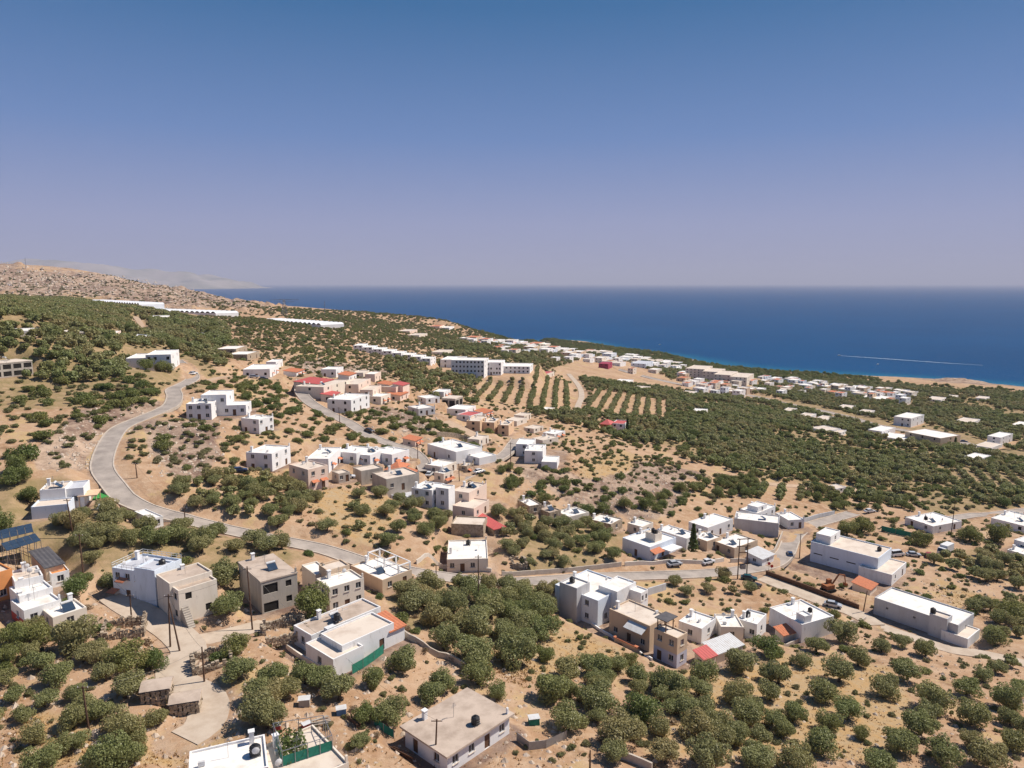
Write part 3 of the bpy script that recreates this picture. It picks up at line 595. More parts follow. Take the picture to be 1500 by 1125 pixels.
# ------------------------------------------------------------------ far mountains across the bay
mx = np.linspace(-16500, -3600, 120); my = np.linspace(14500, 19500, 30); MX, MY = np.meshgrid(mx, my)
prof = np.interp(MX, [-16500,-12500,-10400,-9000,-7800,-6700,-5600], [700,680,640,520,370,110,-60]) * np.sin(np.clip((MY-14500)/5000, 0, 1)*math.pi)**.7
MZ = prof*(1+.35*fbm(MX/2600, MY/2600, 5)) + 160*fbm(MX/700, MY/700, 4)*(prof > 60) - 25
idx = np.arange(MX.size).reshape(MX.shape); q2 = np.stack([idx[:-1, :-1], idx[:-1, 1:], idx[1:, 1:], idx[1:, :-1]], -1).reshape(-1, 4)
mo = ob('hills', mesh('hills', np.c_[MX.ravel(), MY.ravel(), MZ.ravel()].tolist(), q2.tolist(), 'mountain')); tag(mo, 'pale limestone mountains fading in haze across the bay', 'mountains', kind='structure')
for p in mo.data.polygons: p.use_smooth = True
# ------------------------------------------------------------------ roads and paths with low kerbs
def strip(P, lo, hi, z0, z1, name, mat, parent=None):
    n = len(P); T = np.gradient(P[:, :2], axis=0); T /= np.maximum(np.linalg.norm(T, axis=1), 1e-6)[:, None]; Nn = np.c_[T[:, 1], -T[:, 0]]
    g = G()
    offs = np.linspace(lo, hi, 5 if hi-lo > 2 else 2); rows = []
    for i in range(n):
        r = [(P[i, 0]+Nn[i, 0]*o, P[i, 1]+Nn[i, 1]*o, P[i, 2]+z1) for o in offs]
        r = [(r[0][0], r[0][1], P[i, 2]+z0)] + r + [(r[-1][0], r[-1][1], P[i, 2]+z0)]; rows.append(r)
    m_ = len(rows[0])
    for r in rows: g.V += r
    for i in range(n-1):
        for j in range(m_-1): a = i*m_+j; g.F.append([a, a+1, a+m_+1, a+m_])
    return g.build(name, mat, parent)
for i, (nm, mt, wd, P) in enumerate(RP):
    lab = {'asphalt': 'worn grey asphalt road', 'concroad': 'pale dusty concrete lane', 'dirt': 'bare dirt track'}[mt] + [' winding down from the upper hill through the village',' running down the village street',' climbing to the spur house',' following the coast through the valley',' through the ruined farmyard',' branching to the unfinished building',' beside the brown yard wall',' past the long white shed',' between orchard rows',' through the lower groves',' by the white bungalows',' up the green slope',' crossing the village edge',' into the car park'][i]
    lift = .10 if P[:, 1].mean() < 300 else .25
    o = strip(P, -wd/2, wd/2, -.8, lift, nm, mt); tag(o, lab, 'road' if nm == 'road' else 'path', kind='structure')
    if mt == 'asphalt':
        for s in (-1, 1): strip(P, s*wd/2-.18, s*wd/2+.18, -.8, lift+.13, 'kerb', 'kerb', o)
# ------------------------------------------------------------------ buildings
def wallface(g, p0, du, L, z0, z1, ops, inn):
    # wall from p0 along du (length L); rectangular openings (x0,x1,za,zb) get reveals going inwards
    P = lambda x, z, d=0: (p0[0]+du[0]*x+inn[0]*d, p0[1]+du[1]*x+inn[1]*d, z)
    xs = sorted({0, L, *[o[0] for o in ops], *[o[1] for o in ops]}); zs = sorted({z0, z1, *[o[2] for o in ops], *[o[3] for o in ops]})
    for i in range(len(xs)-1):
        for j in range(len(zs)-1):
            cx, cz = (xs[i]+xs[i+1])/2, (zs[j]+zs[j+1])/2
            if any(o[0] < cx < o[1] and o[2] < cz < o[3] for o in ops): continue
            g.face(P(xs[i], zs[j]), P(xs[i+1], zs[j]), P(xs[i+1], zs[j+1]), P(xs[i], zs[j+1]))
    for a, b, c, d in ops:
        e = .22
        g.face(P(a,c), P(a,c,e), P(a,d,e), P(a,d)); g.face(P(b,c,e), P(b,c), P(b,d), P(b,d,e))
        g.face(P(a,c), P(b,c), P(b,c,e), P(a,c,e)); g.face(P(a,d,e), P(b,d,e), P(b,d), P(a,d))
UW = {}
def unit(kind):
    if kind in UW: return UW[kind]
    g = G()
    if kind == 'frame':
        for a in ((-.5,-.5,-.44,.5),(.44,-.5,.5,.5),(-.44,-.5,.44,-.44),(-.44,.44,.44,.5),(-.03,-.44,.03,.44)): g.box(a[0], -.04, a[1], a[2], .04, a[3])
        UW[kind] = g.me('window', 'frame')
    elif kind == 'pane': UW[kind] = g.box(-.47, -.012, -.47, .47, .012, .47).me('pane', 'pane')
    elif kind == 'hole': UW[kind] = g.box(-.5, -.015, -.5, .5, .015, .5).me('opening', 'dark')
    elif kind == 'door':
        UW[kind] = g.box(-.5, -.03, -.5, .5, .03, .5).me('door', 'brownpaint')
    elif kind == 'sill': UW[kind] = g.box(-.56, -.12, -.06, .56, .16, .0).me('sill', 'roofcream')
    elif kind == 'shutter': UW[kind] = g.box(-.5, -.03, -.5, .5, .03, .5).me('shutter', 'bluepaint')
    return UW[kind]
def put_opening(root, kind, x, y, z, w_, h_, rz, far):
    if kind in ('hole', 'door'): ob({'hole': 'opening'}.get(kind, kind), unit(kind), root, (x, y, z), rz, (w_, 1, h_)); return
    if far: ob('window', unit('hole'), root, (x, y, z), rz, (w_, 1, h_)); return
    f = ob('window', unit('frame'), root, (x, y, z), rz, (w_, 1, h_))
    ob('pane', unit('pane'), f); ob('sill', unit('sill'), f, (0, -.16, -.5))
WR = random.Random(11)
def openings(L, h, n, b, base=0.0):
    ops = []
    if not n or L < 1.6: return ops
    ns = max(1, int(round(h/3.1))); sh = h/ns
    if b.get('slit'):
        return [(L*(i+.25)/n, L*(i+.8)/n, h*.42, h*.42+.35, 'hole') for i in range(n)]
    if b.get('small'): return [(L*(i+.5)/n-.3, L*(i+.5)/n+.3, h*.55, h*.55+.5, 'win') for i in range(n)]
    n = max(1, min(n, int(L/1.3)))
    for s in range(ns):
        for i in range(n):
            c = L*(i+.5)/n; ww = min(1.15, L/n*.55); wh = min(1.25, sh*.45); zb = s*sh + sh*.34; kd = 'win'
            if b.get('big') == 3: ww = L/n*.78; wh = sh*.68; zb = s*sh+sh*.14; kd = 'hole'
            elif b.get('big'):
                kd = 'hole'
                if b['big'] == 2 and i == 0: ww = L/n*.8; wh = sh*.6; zb = s*sh+(.15 if s == 0 else sh*.2)
                elif WR.random() < .3: continue
            elif s == 0 and i == n//2 and n > 1: ww = min(1.1, L/n*.6); wh = min(2.15, sh*.72); zb = .08; kd = 'door'
            elif WR.random() < .12: continue
            ops.append((c-ww/2, c+ww/2, zb, zb+wh, kd))
    return ops
def build_block(root, b, far, first):
    x0, y0, x1, y1 = b['rect']; h = b['h']; lx, ly = x1-x0, y1-y0; t = b['t']
    zb = -3.0 if first or b['h'] <= 9 else 0
    over = b.get('over', .55); wt = h
    if t in ('slab',): wt = h-.28
    if t == 'lean': wt = h-.9
    if t == 'hip': wt = h
    ro = openings(lx, wt, b['wr'] if b['wr'] is not None else (2 if lx > 4 else 1), b)
    lo_ = openings(ly, wt, b['wl'] if b['wl'] is not None else (2 if ly > 4 else 1), b)
    g = G()
    wallface(g, (x0, y0), (1, 0), lx, zb, wt, [o[:4] for o in ro], (0, 1))
    wallface(g, (x0, y1), (0, -1), ly, zb, wt, [(ly-o[1], ly-o[0], o[2], o[3]) for o in lo_], (1, 0))
    g.face((x1, y0, zb), (x1, y1, zb), (x1, y1, wt), (x1, y0, wt)); g.face((x1, y1, zb), (x0, y1, zb), (x0, y1, wt), (x1, y1, wt))
    rg = G()
    if t == 'flat':
        e = .22 if lx > 3 and ly > 3 else .12; d = min(.3, h*.1)
        for p in ((x0,y0,x1,y0,x1-e,y0+e,x0+e,y0+e),(x1,y0,x1,y1,x1-e,y1-e,x1-e,y0+e),(x1,y1,x0,y1,x0+e,y1-e,x1-e,y1-e),(x0,y1,x0,y0,x0+e,y0+e,x0+e,y1-e)):
            g.face(*[(p[i], p[i+1], wt) for i in (0, 2, 4, 6)]); g.face((p[6],p[7],wt),(p[4],p[5],wt),(p[4],p[5],wt-d),(p[6],p[7],wt-d))
        rg.face((x0+e,y0+e,wt-d),(x1-e,y0+e,wt-d),(x1-e,y1-e,wt-d),(x0+e,y1-e,wt-d))
    elif t == 'slab': rg.box(x0-over, y0-over, wt+.005, x1+over, y1+over, h)
    elif t == 'lean':
        o = .35; z1, z0 = h+.1, h-.75
        A = [(x0-o,y0-o,z0),(x1+o,y0-o,z0),(x1+o,y1+o,z1),(x0-o,y1+o,z1)]; n = max(4, int(lx/.5)); V0 = []
        for i in range(n*2+1):     # corrugated courses
            f_ = i/(2*n); dz = .07 if i % 2 else 0
            for (a, c) in ((A[0], A[1]), (A[3], A[2])): V0.append((a[0]+(c[0]-a[0])*f_, a[1]+(c[1]-a[1])*f_, a[2]+dz))
        rg.V += V0; rg.F += [[2*i, 2*i+2, 2*i+3, 2*i+1] for i in range(2*n)]
        m0 = len(rg.V); rg.V += [(p[0], p[1], p[2]-.12) for p in A]; rg.F += [[m0+3, m0+2, m0+1, m0]]
        last = 4*n; rg.F += [[0, 1, m0+3, m0], [last+1, last, m0+1, m0+2], [last, 0, m0, m0+1], [1, last+1, m0+2, m0+3]]
        g.face((x0,y0,wt),(x0,y1,wt),(x0,y1,z1-.15)); g.face((x1,y1,wt),(x1,y0,wt),(x1,y1,z1-.15)); g.face((x1,y1,wt),(x0,y1,wt),(x0,y1,z1-.15),(x1,y1,z1-.15))
    elif t == 'hip':
        o = .5; c = ((x0+x1)/2, (y0+y1)/2, h+min(lx, ly)*.42); q = [(x0-o,y0-o,h+.01),(x1+o,y0-o,h+.01),(x1+o,y1+o,h+.01),(x0-o,y1+o,h+.01)]
        for i in range(4): rg.face(q[i], q[(i+1) % 4], c)
        rg.face(*q[::-1])
    elif t == 'green':
        n = max(3, int(max(lx, ly)/8)); along = ly > lx
        for i in range(n):
            for k in range(6):
                f0, f1 = (i+k/6)/n, (i+(k+1)/6)/n; za = h+1.6*math.sin(k/6*math.pi); zc = h+1.6*math.sin((k+1)/6*math.pi)
                if along: a, c = y0+ly*f0, y0+ly*f1; rg.face((x0,a,za),(x1,a,za),(x1,c,zc),(x0,c,zc)); 
                else: a, c = x0+lx*f0, x0+lx*f1; rg.face((a,y0,za),(c,y0,zc),(c,y1,zc),(a,y1,za))
    wo = g.build('wall', b['w'], root)
    rg.build('roof', b['r'], root)
    if b.get('low'):
        q = G(); hh = h*.45; cl = lambda L: [(o[0], o[1], o[2], min(o[3], hh)) for o in L if o[2] < hh-.05]
        wallface(q, (x0-.02, y0-.02), (1, 0), lx+.02, -2.9, hh, [(a_+.02, b_+.02, c_, d_) for a_, b_, c_, d_ in cl(ro)], (0, .05))
        wallface(q, (x0-.02, y1), (0, -1), ly+.02, -2.9, hh, [(ly-o[1], ly-o[0], o[2], o[3]) for o in cl(lo_)], (.05, 0))
        q.build('painted_band', b['low'], root)
    for o in ro:
        put_opening(root, o[4], x0+(o[0]+o[1])/2, y0+.15, (o[2]+o[3])/2, o[1]-o[0], o[3]-o[2], 0, far)
    for o in lo_:
        put_opening(root, o[4], x0+.15, y0+(o[0]+o[1])/2, (o[2]+o[3])/2, o[1]-o[0], o[3]-o[2], -math.pi/2, far)
    if b.get('sh') and not far:
        for o in ro:
            if o[4] == 'win': ob('shutter', unit('shutter'), root, (x0+o[0]-.28, y0-.035, (o[2]+o[3])/2), 0, (.5, 1, o[3]-o[2]))
    if b.get('aw'):
        for k in (.3, .75):
            q = G(); a = x0+lx*k; zz = h*.47
            q.face((a-1.1,y0-.01,zz),(a+1.1,y0-.01,zz),(a+1.1,y0-1.2,zz-.5),(a-1.1,y0-1.2,zz-.5)); q.face((a-1.1,y0-.01,zz-.05),(a-1.1,y0-1.2,zz-.55),(a+1.1,y0-1.2,zz-.55),(a+1.1,y0-.01,zz-.05))
            q.build('awning', 'terracotta', root)
    if b.get('rail'):
        q = G()
        for (ax, ay, bx_, by_) in ((x1,y0,x1,y1),(x1,y1,x0,y1),(x0,y1,x0,y0)):
            for zz in (.45, .9): q.tube((ax,ay,h+zz),(bx_,by_,h+zz), .045)
            n = 8
            for i in range(n+1): q.tube((ax+(bx_-ax)*i/n, ay+(by_-ay)*i/n, h), (ax+(bx_-ax)*i/n, ay+(by_-ay)*i/n, h+.9), .035, k=4)
        q.build('railing', 'metalsheet', root)
    if b.get('frame'):
        q = G()
        for yy in (y0+.3, y0+(y1-y0)*.45, y1-.3): q.box(x1-3.6, yy-.15, h+.005, x1-3.3, yy+.15, h+1.6); q.box(x1-.4, yy-.15, h+.005, x1-.1, yy+.15, h+1.6); q.box(x1-3.6, yy-.15, h+1.61, x1-.1, yy+.15, h+1.85)
        for xx in (x1-3.5, x1-.3): q.box(xx-.1, y0+.3, h+1.86, xx+.1, y1-.3, h+2.0)
        q.build('roof_frame', 'white', root)
ROOTS = []
for h in HS:
    o = h['o']; D = o.length; far = D > 300
    root = thing(h['name'], h['label'], h['cat'], o, h['rz'], h['group']); ROOTS.append((h, root))
    for i, b in enumerate(h['blocks']): build_block(root, b, far, i == 0)
    b = h['blocks'][0]; x0, y0, x1, y1 = b['rect']; hh = b['h']; dz = -min(.3, hh*.1) if b['t'] == 'flat' else 0
    if D < 330 and b['t'] in ('flat', 'slab') and h['cat'] == 'house' and x1-x0 > 4:
        rr = random.Random(len(ROOTS)); g = G(); cx, cy = x0+(x1-x0)*rr.uniform(.15,.85), y1-.8
        g.box(cx-.3, cy-.3, hh+dz, cx+.3, cy+.3, hh+1.3); g.box(cx-.4, cy-.4, hh+1.31, cx+.4, cy+.4, hh+1.42); g.build('chimney', 'white', root)
        g = G(); ax, ay = x0+(x1-x0)*.5, y0+(y1-y0)*.6; g.tube((ax,ay,hh+dz),(ax,ay,hh+2.2),.03,k=4)
        for k in range(4): g.tube((ax-.5+.1*k, ay, hh+1.6+.18*k), (ax+.5-.1*k, ay, hh+1.6+.18*k), .02, k=4)
        g.build('aerial', 'steel', root)
        # solar water heater: panel and cylinder
        if rr.random() < .45:
            sx_, sy_ = x0+(x1-x0)*rr.uniform(.25,.7), y0+(y1-y0)*.35; g = G(); z = hh+dz
            g.face((sx_-.9,sy_-.8,z+.15),(sx_+.9,sy_-.8,z+.15),(sx_+.9,sy_+.6,z+1.05),(sx_-.9,sy_+.6,z+1.05)); g.face((sx_-.9,sy_-.8,z+.1),(sx_-.9,sy_+.6,z+1.0),(sx_+.9,sy_+.6,z+1.0),(sx_+.9,sy_-.8,z+.1))
            p = g.build('solar_heater', 'solar', root); G().tube((sx_-.9,sy_+.75,z+1.2),(sx_+.9,sy_+.75,z+1.2),.27,k=8).build('cylinder', 'metalsheet', p)
        rr = random.Random(len(ROOTS)*3+1)
        for k in range(rr.randint(1, 3)):      # dish, pipes, air conditioner
            ax, ay, z = x0+(x1-x0)*rr.uniform(.1,.9), y0+(y1-y0)*rr.uniform(.1,.9), hh+dz; kd = rr.choice(('satellite_dish','pipe','air_conditioner','stub_column')); g = G()
            if kd == 'satellite_dish':
                g.tube((ax,ay,z),(ax,ay,z+.9),.03,k=4); g.loft([[(ax+q*math.cos(i*math.pi/5), ay-.1-(.2-q*q*.6), z+1.0+q*math.sin(i*math.pi/5)) for i in range(10)] for q in (.05,.3,.48)])
            elif kd == 'pipe': g.tube((ax,ay,z+.06),(ax+rr.uniform(1,3),ay,z+.06),.05,k=5); g.tube((ax,ay,z+.06),(ax,ay,z+.8),.05,k=5)
            elif kd == 'air_conditioner': g.box(ax-.4,ay-.18,z+.08,ax+.4,ay+.18,z+.68)
            else: g.box(x1-.36,y0+.04,hh+.005,x1-.06,y0+.34,hh+.9); g.tube((x1-.2,y0+.2,hh+.9),(x1-.2,y0+.2,hh+1.5),.02,k=4)
            g.build(kd, 'metalsheet' if kd != 'stub_column' else b['w'], root)
print('houses', len(HS))
def child_at(root, px, py, zz):      # local xy of the point of height zz above the pad seen at a pixel
    w_ = plane_hit(px, py, root.location.z+zz) - root.location
    c, s = math.cos(-root.rotation_euler.z), math.sin(-root.rotation_euler.z)
    return w_.x*c-w_.y*s, w_.x*s+w_.y*c
def root_of(part): return next(r for h, r in ROOTS if part in h['label'])
# hand-fitted parts
r = root_of('railed roof')
for px, py, z in ((196.5,839,4.6),(183,855,2.2)):
    x, y = child_at(r, px, py, z); x = HS[5]['blocks'][0]['rect'][0]; g = G(); g.face((x-1.4,y+1,z-.4),(x-1.4,y-1,z-.4),(x+.02,y-1,z),(x+.02,y+1,z)); g.face((x-1.4,y-1,z-.46),(x-1.4,y+1,z-.46),(x+.02,y+1,z-.06),(x+.02,y-1,z-.06)); g.build('awning', 'terracotta', r)
r = root_of('outside stair'); b = HS[4]['blocks'][0]['rect']; g = G()
for i in range(10): g.box(b[0]+.2, b[1]-3.2+i*.3, 0, b[0]+1.4, b[1]-2.9+i*.3, 3.2*(i+1)/10)
g.build('stair', 'concrete', r)
r = root_of('lilac lower wall'); g = G(); x, y = child_at(r, 985, 918, 8.2); b = HS[[h['label'] for h in HS].index(r['label'])]['blocks'][1]['rect']; z=6.4
for ax in (b[0]+.6, b[2]-.4):
    for ay in (b[1]+3.2, b[3]-.4): g.box(ax-.08, ay-.08, z-.3, ax+.08, ay+.08, z+2.1)
g.build('pergola_posts', 'brownpaint', r); G().box(b[0]+.3, b[1]+2.8, z+2.12, b[2]+.6, b[3]+.2, z+2.28).build('pergola_roof', 'darksheet', r)
b0 = HS[[h['label'] for h in HS].index(r['label'])]['blocks'][0]['rect']
g = G(); a = b0[0]-.02; yy0, yy1 = b0[1]+.6, b0[1]+(b0[3]-b0[1])*.5
g.face((a,yy0,5.2),(a,yy1,5.2),(a-2.0,yy1,4.3),(a-2.0,yy0,4.3)); g.face((a-2.0,yy0,4.24),(a-2.0,yy1,4.24),(a,yy1,5.14),(a,yy0,5.14)); g.build('awning', 'metalsheet', r)
g = G(); g.box(a-3.4, yy0-.4, 0, a-3.1, yy1+1.2, 2.0); g.build('yard_wall', 'beige', r); G().box(a-3.6, yy0-.5, 2.01, a-2.9, yy1+1.3, 2.2).build('tile_coping', 'terracotta', r)
r = root_of('black tanks and orange awning'); b = HS[[h['label'] for h in HS].index(r['label'])]['blocks'][0]['rect']
g = G(); x, y = b[0]+1.2, b[1]; g.face((x-1.2,y-.01,3.4),(x+3.2,y-.01,3.4),(x+3.2,y-2,2.7),(x-1.2,y-2,2.7)); g.face((x-1.2,y-2,2.64),(x+3.2,y-2,2.64),(x+3.2,y-.01,3.34),(x-1.2,y-.01,3.34)); g.build('awning', 'terracotta', r)
G().box(x+4, y-3.4, 2.4, x+9.5, y-.02, 2.7).build('balcony', 'white', r)
r = root_of('green-netted pergola'); g = G()
c0 = [child_at(r, *p) for p in ((401,1078,3.4),(414,1120,3.4),(487,1096,3.4),(474,1066,3.4))]
for i in range(4):
    (ax, ay), (bx_, by_) = c0[i], c0[(i+1) % 4]
    for k in range(4): g.tube((ax+(bx_-ax)*k/4, ay+(by_-ay)*k/4, 3.0), (ax+(bx_-ax)*k/4, ay+(by_-ay)*k/4, 5.2), .05, k=5)
    g.tube((ax,ay,5.2),(bx_,by_,5.2),.05,k=5)
g.build('pergola_frame', 'steel', r)
g = G()
for i in (0, 1):
    (ax, ay), (bx_, by_) = c0[i], c0[i+1]; g.face((ax,ay,3.2),(bx_,by_,3.2),(bx_,by_,4.5),(ax,ay,4.5))
g.build('green_netting', 'net', r)
PERG = (r, c0)
# ------------------------------------------------------------------ ruins and sheds of loose stone
def ruin(label, px, py, w_, d_, h_, rz, roofed):
    p = at(px, py); r = thing('stone_shed' if roofed else 'ruin', label, 'shed' if roofed else 'ruin', p, rz); rr = random.Random(int(px))
    stones = []
    def wall(ax, ay, bx_, by_, hh):
        n = max(2, int(math.hypot(bx_-ax, by_-ay)/.55)); 
        for k in range(n):
            t = k/n; top = hh*(rr.uniform(.45, 1) if not roofed else 1)
            z = -.6
            while z < top:
                s = rr.uniform(.28, .42); stones.append((ax+(bx_-ax)*t+rr.uniform(-.06,.06), ay+(by_-ay)*t+rr.uniform(-.06,.06), z, s)); z += s*.9
    wall(0,0,w_,0,h_*.8); wall(w_,0,w_,d_,h_); wall(w_,d_,0,d_,h_); wall(0,d_,0,0,h_)
    g0 = G()
    base = G().box(-.32,-.3,-.18,.32,.3,.18)
    sm_ = []
    for v in range(4):
        g = G(); V = [(x*rr.uniform(.75,1.1), y*rr.uniform(.75,1.1), z*rr.uniform(.75,1.1)) for x, y, z in base.V]; g.V = V; g.F = base.F; sm_.append(g.me('stone', 'stone'))
    for i, (x, y, z, s) in enumerate(stones[:260]): ob('stone', sm_[i % 4], r, (x, y, z+.18), rr.uniform(-.3,.3), (s*2.4, s*2.0, s*2.6))
    if roofed:
        g = G(); n = 9
        for i in range(n):
            a = i/n; b_ = (i+1)/n; z = lambda t: h_+.15+.5*math.sin(t*math.pi)
            g.face((-.4, -.4+(d_+.8)*a, z(a)), (w_+.4, -.4+(d_+.8)*a, z(a)), (w_+.4, -.4+(d_+.8)*b_, z(b_)), (-.4, -.4+(d_+.8)*b_, z(b_)))
        g.face((-.4,-.4,h_),(-.4,d_+.4,h_),(w_+.4,d_+.4,h_),(w_+.4,-.4,h_))
        g.build('roof', 'roofdirty', r)
ruin('collapsing stone shed with earth roof beside the farm lane', 210, 1031, 3.3, 2.6, 1.8, .3, True)
ruin('low stone shed with flat earth roof beside the lane bend', 252, 1047, 3.4, 2.4, 1.6, .3, True)
ruin('roofless ruin with broken stone walls at the lane junction', 285, 990, 5.5, 5.0, 1.9, .5, False)
ruin('roofless tumbled stone house behind the electricity poles', 150, 938, 6.0, 5.0, 1.7, .4, False)
ruin('roofless stone rooms beside the white two-part house', 392, 945, 7.0, 6.0, 1.8, .5, False)
ruin('small square stone hut ruin beside the road wall', 752, 832, 3.4, 3.4, 1.8, .2, False)
# ------------------------------------------------------------------ garden and road walls
def wall_line(label, pts, h_, mat, th=.3, name='wall', cat='wall'):
    P = smooth([tuple(at(*p)) for p in pts], 1.5); g = G(); n = len(P)
    T = np.gradient(P[:, :2], axis=0); T /= np.maximum(np.linalg.norm(T, axis=1), 1e-6)[:, None]; c = P[0]
    for i in range(n):
        z = gz(P[i,0], P[i,1]); nx, ny = T[i,1]*th/2, -T[i,0]*th/2; x, y = P[i,0]-c[0], P[i,1]-c[1]; z -= c[2]
        g.V += [(x+nx,y+ny,z-1),(x+nx,y+ny,z+h_),(x-nx,y-ny,z+h_),(x-nx,y-ny,z-1)]
    for i in range(n-1):
        a = 4*i
        for j in range(3): g.F.append([a+j, a+j+4, a+j+5, a+j+1])
    g.F += [[0,1,2,3],[4*n-1,4*n-2,4*n-3,4*n-4]]
    o = g.build(name, mat, None, loc=tuple(c)); tag(o, label, cat); return o
wall_line('long brown retaining wall along the concrete lane', [(1122,842),(1180,863),(1235,884),(1258,893)], 1.3, 'brownpaint', .4)
wall_line('cream roadside wall in front of the white-roofed roadside house', [(610,826),(650,833),(720,838)], 1.0, 'cream')
wall_line('low stone wall along the road below the olive grove', [(735,843),(790,841),(860,835),(910,829)], 1.2, 'kerb')
wall_line('pale garden wall along the road by the bluish house', [(915,829),(970,826),(1030,826),(1060,822)], 1.1, 'cream')
wall_line('curved white-capped wall on the road bend', [(1070,824),(1105,821),(1130,811),(1140,797),(1146,783)], 1.2, 'kerb')
wall_line('wall climbing beside the road above the bend', [(1152,772),(1172,765),(1195,760),(1222,754)], 1.6, 'grey')
wall_line('grey block wall behind the modern villa', [(949,872),(962,868),(975,864)], 1.8, 'grey')
wall_line('white edging wall in front of the tan house', [(866,915),(885,928),(910,942),(935,955),(955,968)], .6, 'white')
wall_line('beige stepped yard wall right of the white two-part house', [(585,925),(600,937),(620,948),(655,965),(690,985)], 1.1, 'kerb')
wall_line('white terrace wall left of the white two-part house', [(420,950),(445,968),(475,985)], .9, 'cream')
wall_line('garden wall end with rough post at the lower field', [(897,1108),(925,1117),(955,1130)], 1.3, 'kerb')
wall_line('stone wall below the long white shed', [(1120,950),(1170,940),(1240,917),(1268,908)], .9, 'kerb')
wall_line('grey retaining wall below the row of apricot houses', [(640,640),(680,645),(712,648)], 2.0, 'stone')
def fence(label, pts, h_, mat):
    P = [at(*p) for p in pts]; c = P[0]; r = thing('fence', label, 'fence', c)
    for i in range(len(P)-1):
        a, b_ = P[i]-c, P[i+1]-c; q = G().face(tuple(a+Vector((0,0,.05))), tuple(b_+Vector((0,0,.05))), tuple(b_+Vector((0,0,h_))), tuple(a+Vector((0,0,h_)))); q.V += [(v[0]+.03, v[1]+.03, v[2]) for v in q.V]; q.F += [[7,6,5,4],[0,1,5,4],[3,2,6,7]]; q.build('net_panel', mat, r)
        G().tube(a-Vector((0,0,.4)), a+Vector((0,0,h_+.1)), .05).build('post', 'steel', r)
    b_ = P[-1]-c; G().tube(b_-Vector((0,0,.4)), b_+Vector((0,0,h_+.1)), .05).build('post', 'steel', r)
fence('green windbreak net along the side of the white two-part house', [(516,988),(532,979),(548,968),(562,957)], 1.7, 'net')
fence('green net fence below the slab-roofed house', [(548,1062),(562,1073),(577,1082)], 1.3, 'net')
fence('dark mesh fence right of the slab-roofed house', [(757,1085),(775,1099),(800,1096),(830,1082)], 1.3, 'steel')
fence('green shade net around the bungalow kitchen garden', [(1291,778),(1312,783),(1335,788),(1358,790)], 2.0, 'net')
# ------------------------------------------------------------------ vegetation
def crown_mesh(name, seed, rx, rz, leaves, size, mat, lobes=9, drop=.0):
    # many leaf-sprig faces set through lobes; crown centre at z = 0, radius about 1
    r = np.random.RandomState(seed); L = []
    for k in range(lobes):
        a = r.rand()*6.283; d = (.25+.5*r.rand()); L.append((math.cos(a)*d*rx, math.sin(a)*d*rx, (r.rand()*.8-.3)*rz, (.24+.24*r.rand())*rx))
    L.append((0, 0, .12*rz, .55*rx)); L = np.array(L)
    wts = L[:, 3]**2; which = r.choice(len(L), leaves, p=wts/wts.sum())
    d = r.randn(leaves, 3); d /= np.linalg.norm(d, axis=1)[:, None]
    rad_ = np.where(r.rand(leaves) < .8, .82+.26*r.rand(leaves), r.rand(leaves)**.5)
    C = L[which, :3] + d*(L[which, 3]*rad_)[:, None]*np.array([1, 1, rz/rx*.95+.1])
    C[:, 2] = np.maximum(C[:, 2], -rz*.62 + .08*r.rand(leaves))
    nrm = d + .75*r.randn(leaves, 3); nrm[:, 2] += .25; nrm /= np.linalg.norm(nrm, axis=1)[:, None]
    up = r.randn(leaves, 3); t = np.cross(nrm, up); t /= np.linalg.norm(t, axis=1)[:, None]; b_ = np.cross(nrm, t)
    s = size*(.6+.8*r.rand(leaves))[:, None]
    V = np.stack([C-t*s*.55-b_*s*.3, C+t*s*.1-b_*s*.55, C+t*s*.6+b_*s*.25, C-t*s*.1+b_*s*.6], 1).reshape(-1, 3)
    me = bpy.data.meshes.new(name); n = leaves*4
    me.vertices.add(n); me.vertices.foreach_set('co', V.astype(np.float32).ravel())
    me.loops.add(n); me.loops.foreach_set('vertex_index', np.arange(n, dtype=np.int32)); me.polygons.add(leaves)
    me.polygons.foreach_set('loop_start', np.arange(0, n, 4, dtype=np.int32)); me.polygons.foreach_set('loop_total', np.full(leaves, 4, np.int32)); me.update(calc_edges=True)
    at_ = me.attributes.new('leaf', 'FLOAT', 'POINT'); at_.data.foreach_set('value', np.repeat(np.clip(r.rand(leaves)*.7 + .3*(r.rand(len(L))[which]), 0, 1), 4).astype(np.float32))
    me.materials.append(M[mat]); return me
def trunk_mesh(seed):
    r = random.Random(seed); g = G(); top = Vector((r.uniform(-.08,.08), r.uniform(-.08,.08), .34))
    g.tube((0,0,-.12), top, .11, .075, 7)
    for k in range(5):
        a = k*1.26+r.random(); e = Vector((math.cos(a)*.42, math.sin(a)*.42, .62+.2*r.random())); m_ = top.lerp(e, .5)+Vector((0,0,.05)); g.tube(top-Vector((0,0,.03)), m_, .055, .036, 5); g.tube(m_, e, .036, .012, 5)
    return g.me('trunk', 'bark')
TRUNK = [trunk_mesh(i) for i in range(4)]
CROWN = {'olive': [crown_mesh('crown', 100+i, 1, .78, 5600, .062, 'olive', 16) for i in range(7)],
         'dark': [crown_mesh('crown', 200+i, 1, .82, 5600, .060, 'dark_leaf', 16) for i in range(5)],
         'scrub': [crown_mesh('foliage', 300+i, 1, .55, 1500, .10, 'scrub', 9) for i in range(5)],
         'dry': [crown_mesh('foliage', 400+i, 1, .6, 420, .12, 'dry', 8) for i in range(2)],
         'bush': [crown_mesh('foliage', 500+i, 1, .6, 1700, .095, 'dark_leaf', 9) for i in range(4)]}
